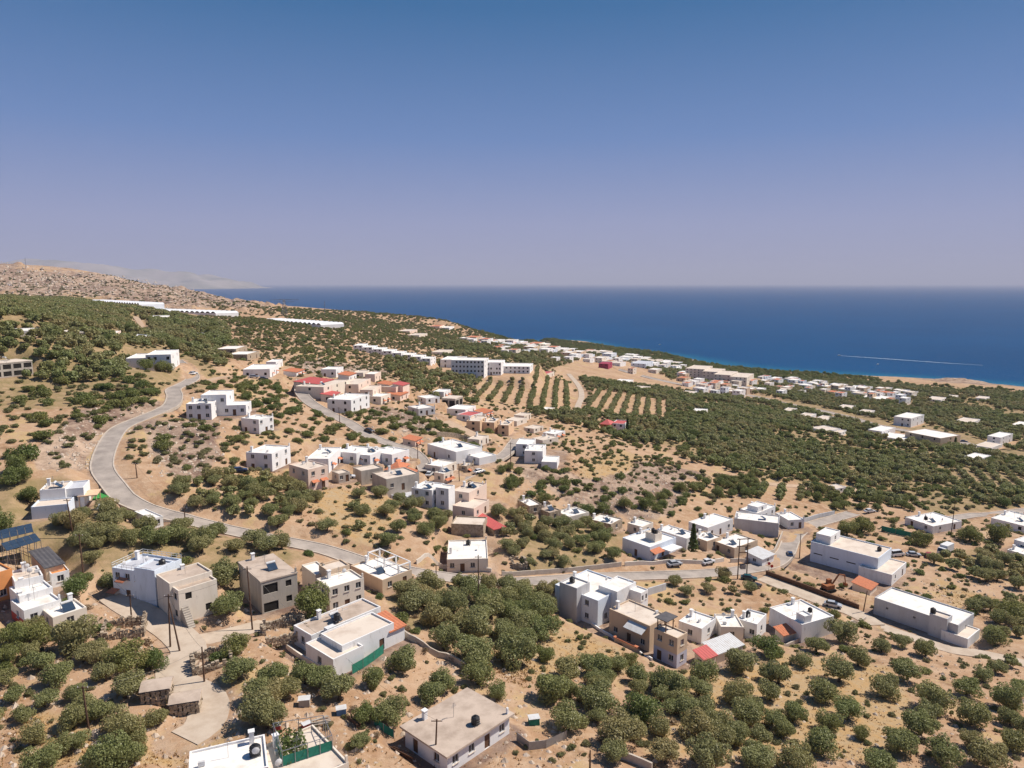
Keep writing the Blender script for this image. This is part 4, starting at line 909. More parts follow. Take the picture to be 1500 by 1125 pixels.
LOW = {k: [crown_mesh('crown', 900+i+j*10, 1, z, n, s, m_, 8) for i in range(4)] for j, (k, z, n, s, m_) in enumerate((('olive', .78, 620, .18, 'olive'), ('dark', .8, 620, .18, 'dark_leaf'), ('scrub', .55, 380, .2, 'scrub'), ('bush', .6, 380, .2, 'dark_leaf')))}
TREES = []      # kind, x, y, z, crown radius
def add_px(kind, px, py, wpx):       # crown centre and width as seen
    d = Vector(ray(px, py + wpx*.30)).normalized(); l = BV.ray_cast(Vector((0,0,CH)), d)[0]
    if l is None: return
    depth = l.y*cp-(l.z-CH)*sp; TREES.append((kind, l.x, l.y, l.z, .5*wpx*depth/F))
O = 'olive'; Dk = 'dark'
NEAR = {O: [(1308,909,37),(1353,920,31),(1401,939,29),(1231,925,48),(1196,943,38),(1292,945,32),(1321,939,32),(1357,951,35),(1257,964,40),(1175,967,32),(1329,981,50),(1228,983,54),(1140,988,48),(1459,976,31),(1481,969,27),(1440,989,30),(1296,1007,48),(1415,1005,45),(1208,1013,50),(1129,1015,38),(1364,1023,56),(1471,1023,50),(1495,1004,32),(1359,1044,38),(1423,1044,56),(1164,1043,43),(1241,1039,48),(1215,1057,38),(1148,1067,40),(1348,1060,56),(1479,1052,36),(1497,1062,36),(1204,1088,54),(1315,1084,54),(1419,1084,40),(1484,1084,46),(1379,1101,58),(1452,1109,64),(1284,1112,54),(1164,1111,56),(1113,1079,44),(1110,1105,50),(1105,1044,40),(1460,927,34),(1457,932,38),
 (756,953,66),(796,919,52),(847,905,36),(828,980,55),(873,972,52),(804,1007,60),(879,1025,58),(911,1071,70),(833,1052,58),(980,1001,58),(1031,985,48),(1023,1007,42),(1079,1015,50),(1081,968,54),(1127,988,36),(1129,1015,36),(1097,1049,52),(1033,1039,46),(985,1033,36),(1025,1065,58),(1060,1081,48),(1116,1081,46),(975,1103,54),(1036,1108,66),(1103,1111,56),
 (593,967,52),(551,993,44),(650,935,55),(690,950,60),(640,905,50),(700,915,60),(665,880,50),(720,890,55),(610,880,50),(590,862,46),(630,853,48),(685,858,44),(740,872,46),(760,905,45),(740,925,45),(700,967,50),(647,999,46),(631,1015,46),(700,988,48),(727,1015,34),(497,1007,66),(468,991,52),(447,988,50),(399,985,52),(391,1017,50),(391,1049,60),(420,1007,45),(530,1087,34),(572,1041,56),
 (104,932,70),(56,969,44),(123,956,46),(155,985,42),(85,988,54),(184,1004,64),(112,1015,40),(19,1017,36),(32,1047,34),(48,1079,44),(107,1052,50),(112,1084,44),(181,1060,60),(232,1052,38),(277,1044,46),(64,1111,52),(149,1111,66),(190,1103,50),(349,980,52),(373,1044,64),(381,1007,54),(160,853,34),(8,990,40),(328,839,52),(333,885,50),(780,880,44),(800,895,42),(770,930,40)],
 Dk: [(1123,948,46),(1261,1073,30),(801,959,30),(924,965,24),(943,1039,60),(540,1047,44),(19,932,52),(53,929,48),(187,959,66),(221,967,46),(269,1089,42),(344,945,46),(112,858,46),(152,874,50),(458,884,70),(1484,895,46),(10,960,40),(1262,770,34),(1240,775,30),(1350,790,30),(1420,783,34),(1460,783,36),(1215,850,0)]}
for k, L in NEAR.items():
    for p in L:
        if p[2]: add_px(k, p[0], p[1], p[2]*.98)
# scattered cover by area: kind, spacing (m), chance, crown radius range, polygon
AREAS = [
 (O, 4.0, .9, (2.0,3.0), [(40,755),(175,755),(172,830),(125,850),(112,800)]),
 (O, 4.2, .95, (2.2,3.1), [(560,850),(700,862),(830,862),(815,905),(770,960),(690,950),(610,905),(575,880)]),
 (O, 4.4, .6, (1.5,2.4), [(-20,930),(120,930),(230,975),(205,1060),(230,1125),(-20,1125)]),
 (O, 4.6, .75, (1.8,2.7), [(770,970),(900,985),(1000,1010),(1130,1060),(1150,1128),(880,1128),(800,1040)]),
 (Dk, 7, .75, (2.2,3.6), [(690,486),(800,497),(880,507),(950,515),(1050,537),(1130,545),(1210,550),(1290,557),(1290,568),(1200,564),(1100,557),(1000,542),(900,524),(780,510)]),
 ('bush', 6, .7, (1.4,2.8), [(690,484),(800,496),(880,506),(950,514),(1050,536),(1130,544),(1210,549),(1290,556),(1290,570),(1200,566),(1100,560),(1000,545),(900,528),(780,514)]),
 ('bush', 5.5, .7, (1.2,2.6), [(840,555),(1000,575),(1280,628),(1700,720),(1700,760),(1300,745),(1100,705),(900,645),(760,600)]),
 ('bush', 7, .6, (1.2,2.6), [(900,520),(1250,560),(1800,590),(1800,690),(1400,640),(1100,577)]),
 ('scrub', 4.5, .6, (.8,1.9), [(840,555),(1000,575),(1280,628),(1700,720),(1700,760),(1300,745),(1100,705),(900,645),(760,600)]),
 (O, 5.2, .92, (1.9,2.8), [(730,742),(800,755),(900,778),(903,832),(728,836)]),
 (O, 8.0, .9, (1.9,2.6), [(430,718),(570,715),(565,790),(480,790),(430,745)]),
 (O, 5.6, .9, (2.1,2.9), [(560,715),(655,725),(655,800),(620,825),(545,805)]),
 (O, 3.8, .95, (2.2,3.3), [(170,745),(230,760),(330,785),(480,815),(440,818),(330,822),(270,815),(165,805),(110,775)]),
 (Dk, 6.0, .8, (2.4,3.6), [(-60,690),(40,690),(80,760),(90,795),(-60,795)]),
 (O, 3.9, .95, (1.9,2.9), [(330,705),(430,712),(470,745),(400,785),(330,768),(280,745),(250,725)]),
 ('bush', 9, .7, (1.6,3.2), [(190,625),(250,615),(330,640),(420,630),(420,700),(200,700)]),
 ('scrub', 3.2, .5, (.6,1.6), [(190,625),(420,600),(420,700),(200,700)]),
 ('bush', 9, .75, (2.0,3.8), [(-100,560),(140,570),(240,575),(200,600),(150,640),(130,680),(-100,690)]),
 ('scrub', 3.4, .5, (.6,1.7), [(-100,560),(240,575),(150,640),(130,690),(-100,690)]),
 (O, 4.6, .95, (2.3,3.3), [(-400,428),(100,440),(200,455),(330,478),(345,510),(330,545),(280,530),(250,512),(190,512),(180,560),(120,565),(-400,560)]),
 (Dk, 16, .6, (2.6,4), [(-400,428),(330,478),(330,545),(180,560),(-400,570)]),
 ('bush', 8, .7, (1.5,3), [(300,470),(480,462),(640,478),(760,500),(700,520),(520,500),(500,545),(400,520),(330,500)]),
 ('scrub', 4.5, .6, (.8,2.2), [(300,465),(640,478),(780,505),(720,560),(600,560),(450,560),(380,530)]),
 (O, 7, .85, (2.2,3.2), [(640,500),(760,508),(850,530),(790,548),(720,520),(640,530)]),
 (O, 6, .85, (2,3), [(560,528),(650,530),(700,560),(700,600),(610,575),(570,555)]),
 (O, 5.2, .95, (2.2,3.2), [(840,555),(1000,575),(1130,592),(1280,628),(1500,680),(1700,720),(1700,760),(1300,745),(1100,705),(960,665),(900,645),(780,612),(760,590),(850,605)]),
 (Dk, 8.0, .6, (2.2,3.2), [(840,555),(1000,575),(1280,628),(1700,720),(1700,760),(1300,745),(1100,705),(900,645),(760,600)]),
 (O, 5.6, .9, (2.2,3.2), [(900,520),(1050,548),(1250,560),(1400,575),(1800,590),(1800,690),(1500,665),(1390,640),(1240,606),(1100,577),(980,556)]),
 (Dk, 12, .6, (2.4,3.8), [(900,520),(1250,560),(1800,590),(1800,690),(1400,640),(1100,577)]),
 (O, 5.4, .92, (2.2,3.1), [(1345,822),(1700,805),(1700,880),(1490,875),(1400,845)]),
 (O, 5.5, .8, (2.1,3), [(1410,890),(1530,880),(1530,960),(1470,955)]),
 (Dk, 5, .85, (1.8,2.8), [(1090,700),(1300,735),(1500,745),(1500,752),(1240,760),(1180,740),(1060,735),(960,745),(940,740)]),
 (O, 6.5, .8, (1.7,2.4), [(960,848),(1090,845),(1120,860),(1090,890),(990,880),(960,870)]),
 ('bush', 6, .75, (1.2,2.6), [(730,685),(830,690),(900,720),(1000,740),(900,760),(800,738),(740,725)]),
 ('bush', 9, .8, (1.2,2.4), [(790,650),(930,655),(1010,690),(900,710),(830,680)]),
 ('scrub', 5, .6, (.8,1.5), [(780,650),(1010,680),(1010,710),(820,690)]),
 ('scrub', 4, .55, (1.2,2.2), [(1000,690),(1200,715),(1200,740),(1040,735),(980,720)]),
 (Dk, 5.5, .85, (2,3), [(720,690),(760,690),(760,730),(850,750),(1000,745),(980,765),(900,765),(740,735)]),
 ('bush', 7, .7, (1.3,2.8), [(440,590),(560,600),(640,615),(760,630),(750,650),(600,645),(520,625)]),
 ('bush', 8, .6, (1.2,2.6), [(380,560),(450,560),(480,620),(560,650),(440,655),(380,640)]),
 (Dk, 7, .6, (1.8,3), [(400,700),(480,690),(500,715),(420,720)]),
 ('bush', 6, .85, (1.3,3.0), [(430,585),(600,610),(770,640),(770,660),(640,690),(500,660),(400,640),(300,620),(300,560),(420,565)]),
 ('bush', 6, .8, (1.4,3.4), [(165,560),(250,560),(245,590),(190,612),(150,640),(110,640),(100,590)]),
 ('scrub', 7, .7, (1.2,3.0), [(290,440),(400,452),(480,456),(620,463),(700,484),(800,497),(790,506),(640,484),(480,470),(330,462)]),
 ('bush', 9, .6, (1.6,3.2), [(330,446),(480,456),(620,463),(700,484),(800,497),(790,508),(640,486),(480,472)]),
 ('scrub', 9, .7, (1.2,2.6), [(-200,385),(190,410),(330,440),(320,452),(120,440),(-200,428)]),
 ('bush', 7, .55, (1,2.0), [(0,830),(1500,700),(1500,1000),(0,1000)]),
 ('scrub', 2.6, .42, (.35,.95), [(0,830),(450,800),(1500,840),(1500,1130),(0,1130)]),
 ('dry', 5, .2, (.7,1.4), [(0,830),(450,880),(1000,900),(1000,1130),(0,1130)]),
 ('bush', 14, .5, (1.2,2.5), [(0,470),(760,500),(1000,700),(1500,760),(1500,840),(300,800)]),
 ('scrub', 3.6, .5, (.5,1.4), [(0,470),(760,500),(1000,700),(1500,760),(1500,840),(300,800)]),
]

ROWP = [[(697,552),(850,562),(836,607),(697,590)], [(868,572),(985,590),(975,618),(860,606)], [(1120,705),(1180,720),(1170,745),(1110,735)], [(1395,690),(1500,700),(1500,725),(1390,712)]]
AREAS = [(O, (3.3, 7.2), .96, (1.6,2.3), p) for p in ROWP] + AREAS
ar = np.random.RandomState(5)
for kind, sp_, ch, (r0, r1), poly in AREAS:
    pts = np.array([tuple(hit(max(-380, min(1880, x)), y))[:2] for x, y in poly]); lo = pts.min(0)-15; hi = pts.max(0)+15
    row = isinstance(sp_, tuple); s1, s2 = sp_ if row else (sp_, sp_); ex = (hi-lo).max()*.3
    gx, gy = np.meshgrid(np.arange(lo[0]-ex, hi[0]+ex, s2), np.arange(lo[1]-ex, hi[1]+ex, s1)); gx = gx.ravel(); gy = gy.ravel(); sp_ = s1
    th = (-.07 if poly[0][0] < 800 else -.2 if poly[0][0] < 1000 else -.4) if row else .35; cx_, cy_ = (lo+hi)/2; rx_ = (gx-cx_)*math.cos(th)-(gy-cy_)*math.sin(th)+cx_; ry_ = (gx-cx_)*math.sin(th)+(gy-cy_)*math.cos(th)+cy_
    jit = .1 if row else .2 if kind == O else .42
    gx = rx_+ar.randn(len(gx))*sp_*jit; gy = ry_+ar.randn(len(gy))*sp_*jit
    k = (gy > 40) & (ar.rand(len(gx)) < ch); gx, gy = gx[k], gy[k]
    z = h0(gx, gy); px, py = proj(gx, gy, z); k = inpoly(px, py, poly) & (z > .45) & (px > -140) & (px < 1640); gx, gy = gx[k], gy[k]
    if not row:
        z = h0(gx, gy); px, py = proj(gx, gy, z); k = np.ones(len(gx), bool)
        for p_ in ROWP: k &= ~inpoly(px, py, p_)
        gx, gy = gx[k], gy[k]
    else:
        for x, y in zip(gx, gy): TREES.append((kind, float(x), float(y), None, r0+(r1-r0)*ar.rand()))
        continue
    # natural clearings
    k = fbm(gx/38+9, gy/38+4, 3) < (9 if kind in ('scrub', 'bush', 'dry') else 9 if poly[0][0] < 700 else .3); gx, gy = gx[k], gy[k]
    for x, y in zip(gx, gy): TREES.append((kind, float(x), float(y), None, r0+(r1-r0)*ar.rand()))
# keep clear of houses and roads, and of one another
TREES.sort(key=lambda t: (t[3] is None, t[0] in ('bush', 'scrub', 'dry'), t[0] == 'scrub'))
A = np.array([(t[1], t[2], t[4]) for t in TREES]); dh, _ = near_house(A[:, 0], A[:, 1]); dr, _ = near_road(A[:, 0], A[:, 1])
cell = {}; keep = []
for i, t in enumerate(TREES):
    fixed = t[3] is not None; m_ = t[4]
    if dh[i] < (m_*.45 if fixed else m_*.8+.3) or dr[i] < (m_*.35 if fixed else m_*.9+.8): continue
    key = (int(t[1]//4), int(t[2]//4)); bad = False
    for a in (-1, 0, 1):
        for b_ in (-1, 0, 1):
            for j in cell.get((key[0]+a, key[1]+b_), ()):
                u = TREES[j]
                if math.hypot(u[1]-t[1], u[2]-t[2]) < (u[4]+t[4])*(.5 if not fixed else .2): bad = True
    if bad: continue
    cell.setdefault(key, []).append(i); keep.append(i)
KIND = {O: ('olive_tree', 'olive tree'), Dk: ('evergreen_tree', 'tree'), 'scrub': ('dry_shrub', 'shrub'), 'bush': ('green_shrub', 'shrub'), 'dry': ('dead_bush', 'bush')}
NICK = {}
for h, rt_ in ROOTS:
    for key, nk in (('single-storey house under','the slab-roofed house'),('whitewashed flat roof','the whitewashed roof'),('green-netted','the netted pergola terrace'),('white two-part','the white two-part house'),('outside stair','the house with outside stair'),('railed roof','the railed-roof house'),('unfinished bare','the bare concrete building'),('cream jumble','the stepped cream rooms'),('low white terrace','the white roof frame'),('dark grey sheet-roofed','the dark sheet roof'),('red band','the red-banded house'),('white modern villa','the modern villa'),('tan two-storey','the tan lilac-based house'),('long pale metal','the metal-roofed shed'),('broad white house','the broad white house'),('long white windowless','the long white shed'),('warehouse with slit','the warehouse'),('black tanks and orange','the bluish white house'),('tall conifer','the house by the conifer'),('large grey windowless','the large grey wall'),('white-roofed roadside','the roadside house'),('grey stone barn','the stone barn'),('bright red roof','the red-roofed shed'),('pinkish beige','the pinkish stepped house'),('cubic villa','the cubic villa'),('bare grey-beige','the grey-beige house'),('peach two-storey','the peach house'),('alone on the dry hillside','the lone white house'),('perched on the rock','the spur house'),('small pool','the pool house'),('bungalow with a black','the mast bungalow'),('asphalt lane below','the lane bungalow'),('box house at the edge','the white box house'),('low row above the olive','the row of low houses'),('below the winding road','the many-levelled villa'),('red arched door','the red-doored house'),('long white villa','the long white villa'),('turret','the red turret villa'),('open floors','the open-floored frame')):
        if key in h['label']: NICK.setdefault(nk, (rt_.location.x, rt_.location.y))
NK = list(NICK); NP = np.array([NICK[k] for k in NK])
def region(x, y, r_, k):
    w_ = {O: 'silvery olive tree', Dk: 'dark green bushy tree', 'scrub': 'grey-green dry shrub', 'bush': 'dark green rounded shrub', 'dry': 'leafless brown bush'}[k]
    a, b_ = ((2.2, 2.9) if k in (O, Dk) else (.9, 1.8)); sz = 'small' if r_ < a else 'large' if r_ > b_ else 'mid-sized'
    d = np.hypot(NP[:, 0]-x, NP[:, 1]-y); i = int(d.argmin())
    pl = ('close beside ' if d[i] < 14 else 'growing near ' if d[i] < 30 else 'some way off ') + NK[i] if d[i] < 60 else 'on the far slope or valley'
    return f'{sz} {w_} {pl}'
bykind = {}
for i in keep:
    k, x, y, z, r_ = TREES[i]; bykind.setdefault(k, []).append((r_/math.hypot(x, y, 60), k, x, y, r_))
tr = random.Random(77); ntree = {}
for k, L in bykind.items():
    L.sort(reverse=True); nm, cat = KIND[k]; rest = []
    for i, (s, k_, x, y, r_) in enumerate(L):
        z = gz(x, y); px, py = proj(x, y, z)
        vis = -30 < px < 1530 and py < 1160
        if i < 297 and vis:
            lab = region(x, y, r_, k); rt = thing(nm, lab, cat, (x, y, z), tr.uniform(0, 6.28), lab)
            sz = tr.uniform(.78, 1.22)
            if k in (O, Dk):
                c = ob('crown', tr.choice(CROWN[k]), rt, (0, 0, r_*.66), 0, (r_, r_*tr.uniform(.88,1.1), r_*sz)); ob('trunk', tr.choice(TRUNK), rt, (0,0,0), 0, (r_*.95, r_*.95, r_))
            else:
                c = ob('foliage', tr.choice(CROWN[k]), rt, (0, 0, r_*.3), 0, (r_, r_*tr.uniform(.8,1.15), r_*sz)); ob('stem', tr.choice(TRUNK), rt, (0,0,0), 0, (r_*.4, r_*.4, r_*.4))
        else: rest.append((x, y, z, r_))
    ntree[k] = (min(297, len(L)), len(rest))
    if rest and k in LOW:
        me = bpy.data.meshes.new('points'); P = np.array(rest); off = .66 if k in (O, Dk) else .3
        me.vertices.add(len(P)); me.vertices.foreach_set('co', np.c_[P[:, 0], P[:, 1], P[:, 2]+P[:, 3]*off].astype(np.float32).ravel())
        a = me.attributes.new('size', 'FLOAT', 'POINT'); a.data.foreach_set('value', P[:, 3].astype(np.float32)); me.update()
        nm2, lab2 = {O: ('olive_groves', 'olive groves spreading over the slopes and valley'), Dk: ('evergreen_groves', 'dark green groves filling the valley toward the coast'), 'scrub': ('dry_scrub', 'sparse dry scrub dotting the bare slopes'), 'bush': ('green_scrub', 'dark green scrub dotting the hillsides')}[k]
        o = ob(nm2, me); tag(o, lab2, 'grove' if k in (O, Dk) else 'scrub', kind='stuff')
        ng = bpy.data.node_groups.new(nm2, 'GeometryNodeTree'); ng.interface.new_socket('Geometry', in_out='INPUT', socket_type='NodeSocketGeometry'); ng.interface.new_socket('Geometry', in_out='OUTPUT', socket_type='NodeSocketGeometry')
        gi = ng.nodes.new('NodeGroupInput'); go = ng.nodes.new('NodeGroupOutput'); ip = ng.nodes.new('GeometryNodeInstanceOnPoints'); ip.inputs['Pick Instance'].default_value = True
        jn = ng.nodes.new('GeometryNodeJoinGeometry')
        for cm in LOW[k]:
            src = bpy.data.objects.new(nm2+'_source', cm); oi = ng.nodes.new('GeometryNodeObjectInfo'); oi.inputs[0].default_value = src; oi.inputs['As Instance'].default_value = True; ng.links.new(oi.outputs['Geometry'], jn.inputs[0])
        na = ng.nodes.new('GeometryNodeInputNamedAttribute'); na.data_type = 'FLOAT'; na.inputs['Name'].default_value = 'size'
        rv = ng.nodes.new('FunctionNodeRandomValue'); rv.data_type = 'FLOAT_VECTOR'; rv.inputs[0].default_value = (0,0,0); rv.inputs[1].default_value = (0,0,6.28)
        ri = ng.nodes.new('FunctionNodeRandomValue'); ri.data_type = 'INT'; ri.inputs[4].default_value = 0; ri.inputs[5].default_value = 3
        cb = ng.nodes.new('ShaderNodeCombineXYZ')
        for q_ in range(3): ng.links.new(na.outputs[0], cb.inputs[q_])
        ng.links.new(gi.outputs[0], ip.inputs['Points']); ng.links.new(jn.outputs[0], ip.inputs['Instance']); ng.links.new(ri.outputs[2], ip.inputs['Instance Index']); ng.links.new(rv.outputs[0], ip.inputs['Rotation']); ng.links.new(cb.outputs[0], ip.inputs['Scale']); ng.links.new(ip.outputs[0], go.inputs[0])
        md = o.modifiers.new('scatter', 'NODES'); md.node_group = ng
print('trees', ntree)
# ------------------------------------------------------------------ water tanks, solar tables on roofs
def roof_pt(part, px, py, zz=None):
    r = root_of(part); hh = next(h for h, q in ROOTS if q == r); z = zz if zz is not None else hh['blocks'][0]['h']-.28
    return plane_hit(px, py, r.location.z+z), r
def tank(label, part, px, py, zz=None, white=False, s=1.0, stand=.0):
    p, r = roof_pt(part, px, py, zz); t = thing('water_tank', label, 'water tank', p, r.rotation_euler.z); g = G(); R0, H0 = .62*s, 1.25*s
    if white:
        g.box(-.9*s,-.55*s,.25,.9*s,.55*s,1.2*s)
    else:
        prof = [(.55,0),(.62,.06),(.62,.28),(.66,.31),(.62,.34),(.62,.62),(.66,.65),(.62,.68),(.62,.95),(.45,1.12),(.2,1.2)]
        g.loft([[(a*s*math.cos(k*math.pi/6), a*s*math.sin(k*math.pi/6), stand+.1+b_*s) for k in range(12)] for a, b_ in prof])
    g.build('body', 'tankw' if white else 'tank', t)
    if not white: G().tube((0,0,stand+.1+1.18*s),(0,0,stand+.1+1.32*s),.17*s,k=10).build('lid', 'tank', t)
    q = G()
    for x in (-.5*s, .5*s):
        for y in (-.4*s, .4*s): q.tube((x,y,0),(x,y,stand+.24 if white else stand+.1),.04,k=4)
    if not white: q.box(-.6*s,-.5*s,stand+.02,.6*s,.5*s,stand+.09)
    q.build('stand', 'steel', t)
tank('black ribbed tank on the slab-roofed house', 'single-storey house under an overhanging', 696.5, 1061, 3.2)
tank('black barrel tank between the whitewashed roof and the terrace', 'whitewashed flat roof', 374, 1106, 2.9, s=1.1)
tank('white box tank on the two-part house roof', 'white two-part house', 483.6, 927, 3.1, white=True)
tank('black tank between the chimneys of the two-part house', 'white two-part house', 494, 912, 3.3, stand=.5)
tank('black tank on the railed roof', 'railed roof', 238, 831, 6.0, stand=.3)
tank('black tank on the cream jumble of rooms', 'cream jumble', 472, 834, 5.3)
tank('black tank on the stair head of the modern villa', 'white modern villa', 838, 853, 8.0)
tank('black tank on the bluish house stair head', 'black tanks and orange awning', 957, 780, 6.2)
tank('second black tank on the bluish house stair head', 'black tanks and orange awning', 961, 782, 6.2, s=.9)
tank('black tank on the house beside the olive grove', 'white house with black tank on the roof', 1095, 903, 3.9)
tank('black tank on a tall stand on the broad white house', 'broad white house', 1186, 905, 4.1, stand=1.4, s=.8)
tank('black tank on a stand on the long white shed', 'long white windowless shed', 1366, 905, 4.1, stand=1.2)
tank('black tank on the warehouse roof', 'warehouse with slit', 1288, 807, 6.1)
tank('black tank on the roadside house roof', 'white-roofed roadside house', 686, 798, 3.1)
tank('black tank on the bungalow by the thin mast', 'bungalow with a black tank', 1356, 763, 3.5, stand=.4)
tank('black tank on the pinkish beige house', 'pinkish beige', 688, 713, 5.7)
def solar_array(label, pts, zbase, n, m):
    P = [at(*p) for p in pts]; c = P[0]; r = thing('solar_array', label, 'solar panels', c); a, b_ = P[1]-P[0], P[2]-P[0]; a.z = 0; b_.z = 0
    for i in range(n):
        for j in range(m):
            q = []
            for u, v in ((.02,.02),(.98,.02),(.98,.98),(.02,.98)):
                s, t = (i+u)/n, (j+v)/m; q.append(tuple(a*s+b_*t+Vector((0,0,zbase+t*1.1))))
            g = G().face(*q); g.V += [(x, y, z-.05) for x, y, z in g.V]; g.F += [[7,6,5,4],[0,4,5,1],[1,5,6,2],[2,6,7,3],[3,7,4,0]]; g.build('panel', 'solar', r)
    g = G()
    for i in range(n+1):
        for t in (0.05, .95): p = a*(i/n)+b_*t; g.tube(p-Vector((0,0,2)), p+Vector((0,0,zbase+t*1.1-.06)), .05, k=4)
    g.build('rack', 'steel', r)
solar_array('dark blue solar panel table behind the dusty terrace house', [(13,836),(64,832),(4,823)], 4.0, 5, 2)
solar_array('rear row of dark solar panels beside the grey sheet roof', [(-6,815),(52,809),(-8,806)], 3.2, 5, 2)
# ------------------------------------------------------------------ electricity poles
def wire(g, a, b_, sag=.8, n=10, r=.018):
    q = [a.lerp(b_, i/n) - Vector((0,0,sag*4*(i/n)*(1-i/n))) for i in range(n+1)]
    for i in range(n): g.tube(q[i], q[i+1], r, k=3)
PT = {}
def pole(key, label, bx, by, tx, ty, name='utility_pole', arms=1, r0=.16):
    p = at(bx, by); depth = p.y*cp-(p.z-CH)*sp; H0 = max(3, (by-ty)*depth/F/.93)
    t = thing(name, label, 'pole', p); lean = Vector(((tx-bx)*depth/F, 0, H0)); PT[key] = p+lean
    G().tube((0,0,-.5), lean, r0, r0*.6, 7).build('shaft', 'pole', t)
    if arms:
        g = G(); z = lean*.96; g.box(z.x-.75, z.y-.05, z.z-.05, z.x+.75, z.y+.05, z.z+.05); g.build('crossarm', 'pole', t)
        for dx in (-.65, 0, .65): G().tube((z.x+dx, z.y, z.z+.05), (z.x+dx, z.y, z.z+.27), .05, .03, 6).build('insulator', 'tankw', t)
    return t
pole('a','wooden pole beside the orange-awning house', 193.5,919, 194,872)
pole('b','upright pole of the leaning pair at the lane junction', 249.5,948, 252,872)
pole('b2','slanting brace pole of the leaning pair at the lane junction', 264,954, 253,885, arms=0)
pole('c','tall wooden pole in front of the bare concrete building', 370,923, 367,832)
pole('d','wooden pole behind the solar panels', 122,841, 121,784)
pole('e','wooden pole below the modern house with pool', 108,789, 103,733)
pole('f','short pole at the roofless ruin', 299.5,999, 299,948, arms=0)
pole('g','grey pole in the olive trees left of the stone shed', 131,1073, 127,1005)
pole('h','pole in front of the slab-roofed house', 637,1122, 641,1053)
pole('i','pole before the white two-part house', 483,963, 483,947, arms=0)
pole('j','tall pole at the road by the roadside house', 701,887, 701,815)
pole('k','pole on the road verge by the low terrace', 639,850, 639,828)
pole('l','pole beside the winding road bend', 201,700, 200,680)
pole('m','pole under the winding road', 272,767, 271,745)
pole('n','tall pole among the bungalow trees', 1393,784, 1395,735)
pole('o','pole at the village street', 498,620, 497,598)
pole('p','pole above the long white villa', 612,672, 612,655)
pole('q','pole at the climbing road', 673,705, 672,680)
pole('r','pole beside the coast road junction', 1253,618, 1253,600)
pole('s','lamp pole at the yard wall corner', 1264,898, 1268,866, arms=0)
pole('t','pole at the bend next to the wall', 1171,818, 1171,783)
pole('u','pole by the low houses row', 889,770, 889,747)
pole('v','pole near the spur house', 748,690, 748,650)
pole('w','pole in the lower orchard', 911,1085, 911,1070, arms=0)
pole('x','pole at the foot of the lower field', 864,1128, 864,1104, arms=0)
WL = [('d','a'),('a','b'),('b','c'),('c','i'),('b','f'),('f','g'),('i','h'),('j','k'),('k','c'),('m','d'),('l','m'),('e','d'),('q','p'),('p','o'),('n','t')]
for i, (a, b_) in enumerate(WL):
    g = G(); wire(g, PT[a]-Vector((0,0,.2)), PT[b_]-Vector((0,0,.2)), 1.0); o = g.build('power_line', 'tank'); tag(o, 'thin black power line strung between wooden poles', 'wire', 'power lines')
# H-frame transformer at the bend
p = at(1087, 848); t = thing('transformer_frame', 'two-legged dark transformer frame standing beside the road bend', 'pylon', p, .1)
for x in (-1.3, 1.3): G().tube((x,0,-.5),(x*.9,0,11.5),.17,.12,7).build('leg', 'pole', t)
for z in (4.2, 7.5, 9.3, 11.3): G().box(-1.9 if z > 9 else -1.25, -.1, z, 1.9 if z > 9 else 1.25, .1, z+.2).build('crossbeam', 'pole', t)
g = G().box(-.7,-.5,3.0,.7,.5,4.19); [g.box(-.72-.08, -.4+k*.2, 3.1, -.72, -.3+k*.2, 4.0) for k in range(4)]; g.build('transformer', 'steel', t)
for x in (-1.6, 0, 1.6): G().tube((x,0,11.5),(x,0,11.8),.07,.04,6).build('insulator', 'tankw', t)
# lattice pylon and masts on the far ridge
p = at(417, 463); depth = p.y*cp; t = thing('lattice_pylon', 'grey lattice pylon on the far ridge against the sea', 'pylon', p); Hh = 24*depth/F
g = G()
for sx_ in (-1, 1):
    for sy_ in (-1, 1): g.tube((sx_*3,sy_*3,-1),(sx_*.8,sy_*.8,Hh),.22,.15,4)
for k in range(6):
    z0, z1 = Hh*k/6, Hh*(k+1)/6; w0, w1 = 3-2.2*k/6, 3-2.2*(k+1)/6
    for s in (-1, 1): g.tube((-w0,s*w0,z0),(w1,s*w1,z1),.12,k=3); g.tube((w0,s*w0,z0),(-w1,s*w1,z1),.12,k=3); g.tube((s*w0,-w0,z0),(s*w1,w1,z1),.12,k=3)
g.build('tower', 'steel', t); g = G()
for z, L in ((Hh*.98, 17),(Hh*.86, 12)): g.tube((-L,0,z),(L,0,z+.4),.2,k=4)
for x in (-16,-8,8,16): g.tube((x,0,Hh*.98),(0,0,Hh*1.03),.12,k=3)
g.build('crossarm', 'steel', t)
for lab, bx, by, ty in (('thin steel mast on the far ridge', 476, 462, 441),('slim aerial mast on top of the stony hill', 38, 393, 377),('small mast on the shoulder of the stony hill', 273, 434, 422)):
    p = at(bx, by); depth = p.y*cp; Hh = (by-ty)*depth/F; t = thing('mast', lab, 'mast', p); G().tube((0,0,-1),(0,0,Hh),.45,.2,5).build('shaft', 'steel', t); g = G()
    for k in range(3): g.tube((-1.6+.3*k,0,Hh*(.7+.1*k)),(1.6-.3*k,0,Hh*(.7+.1*k)),.15,k=3)
    g.build('antenna', 'steel', t)
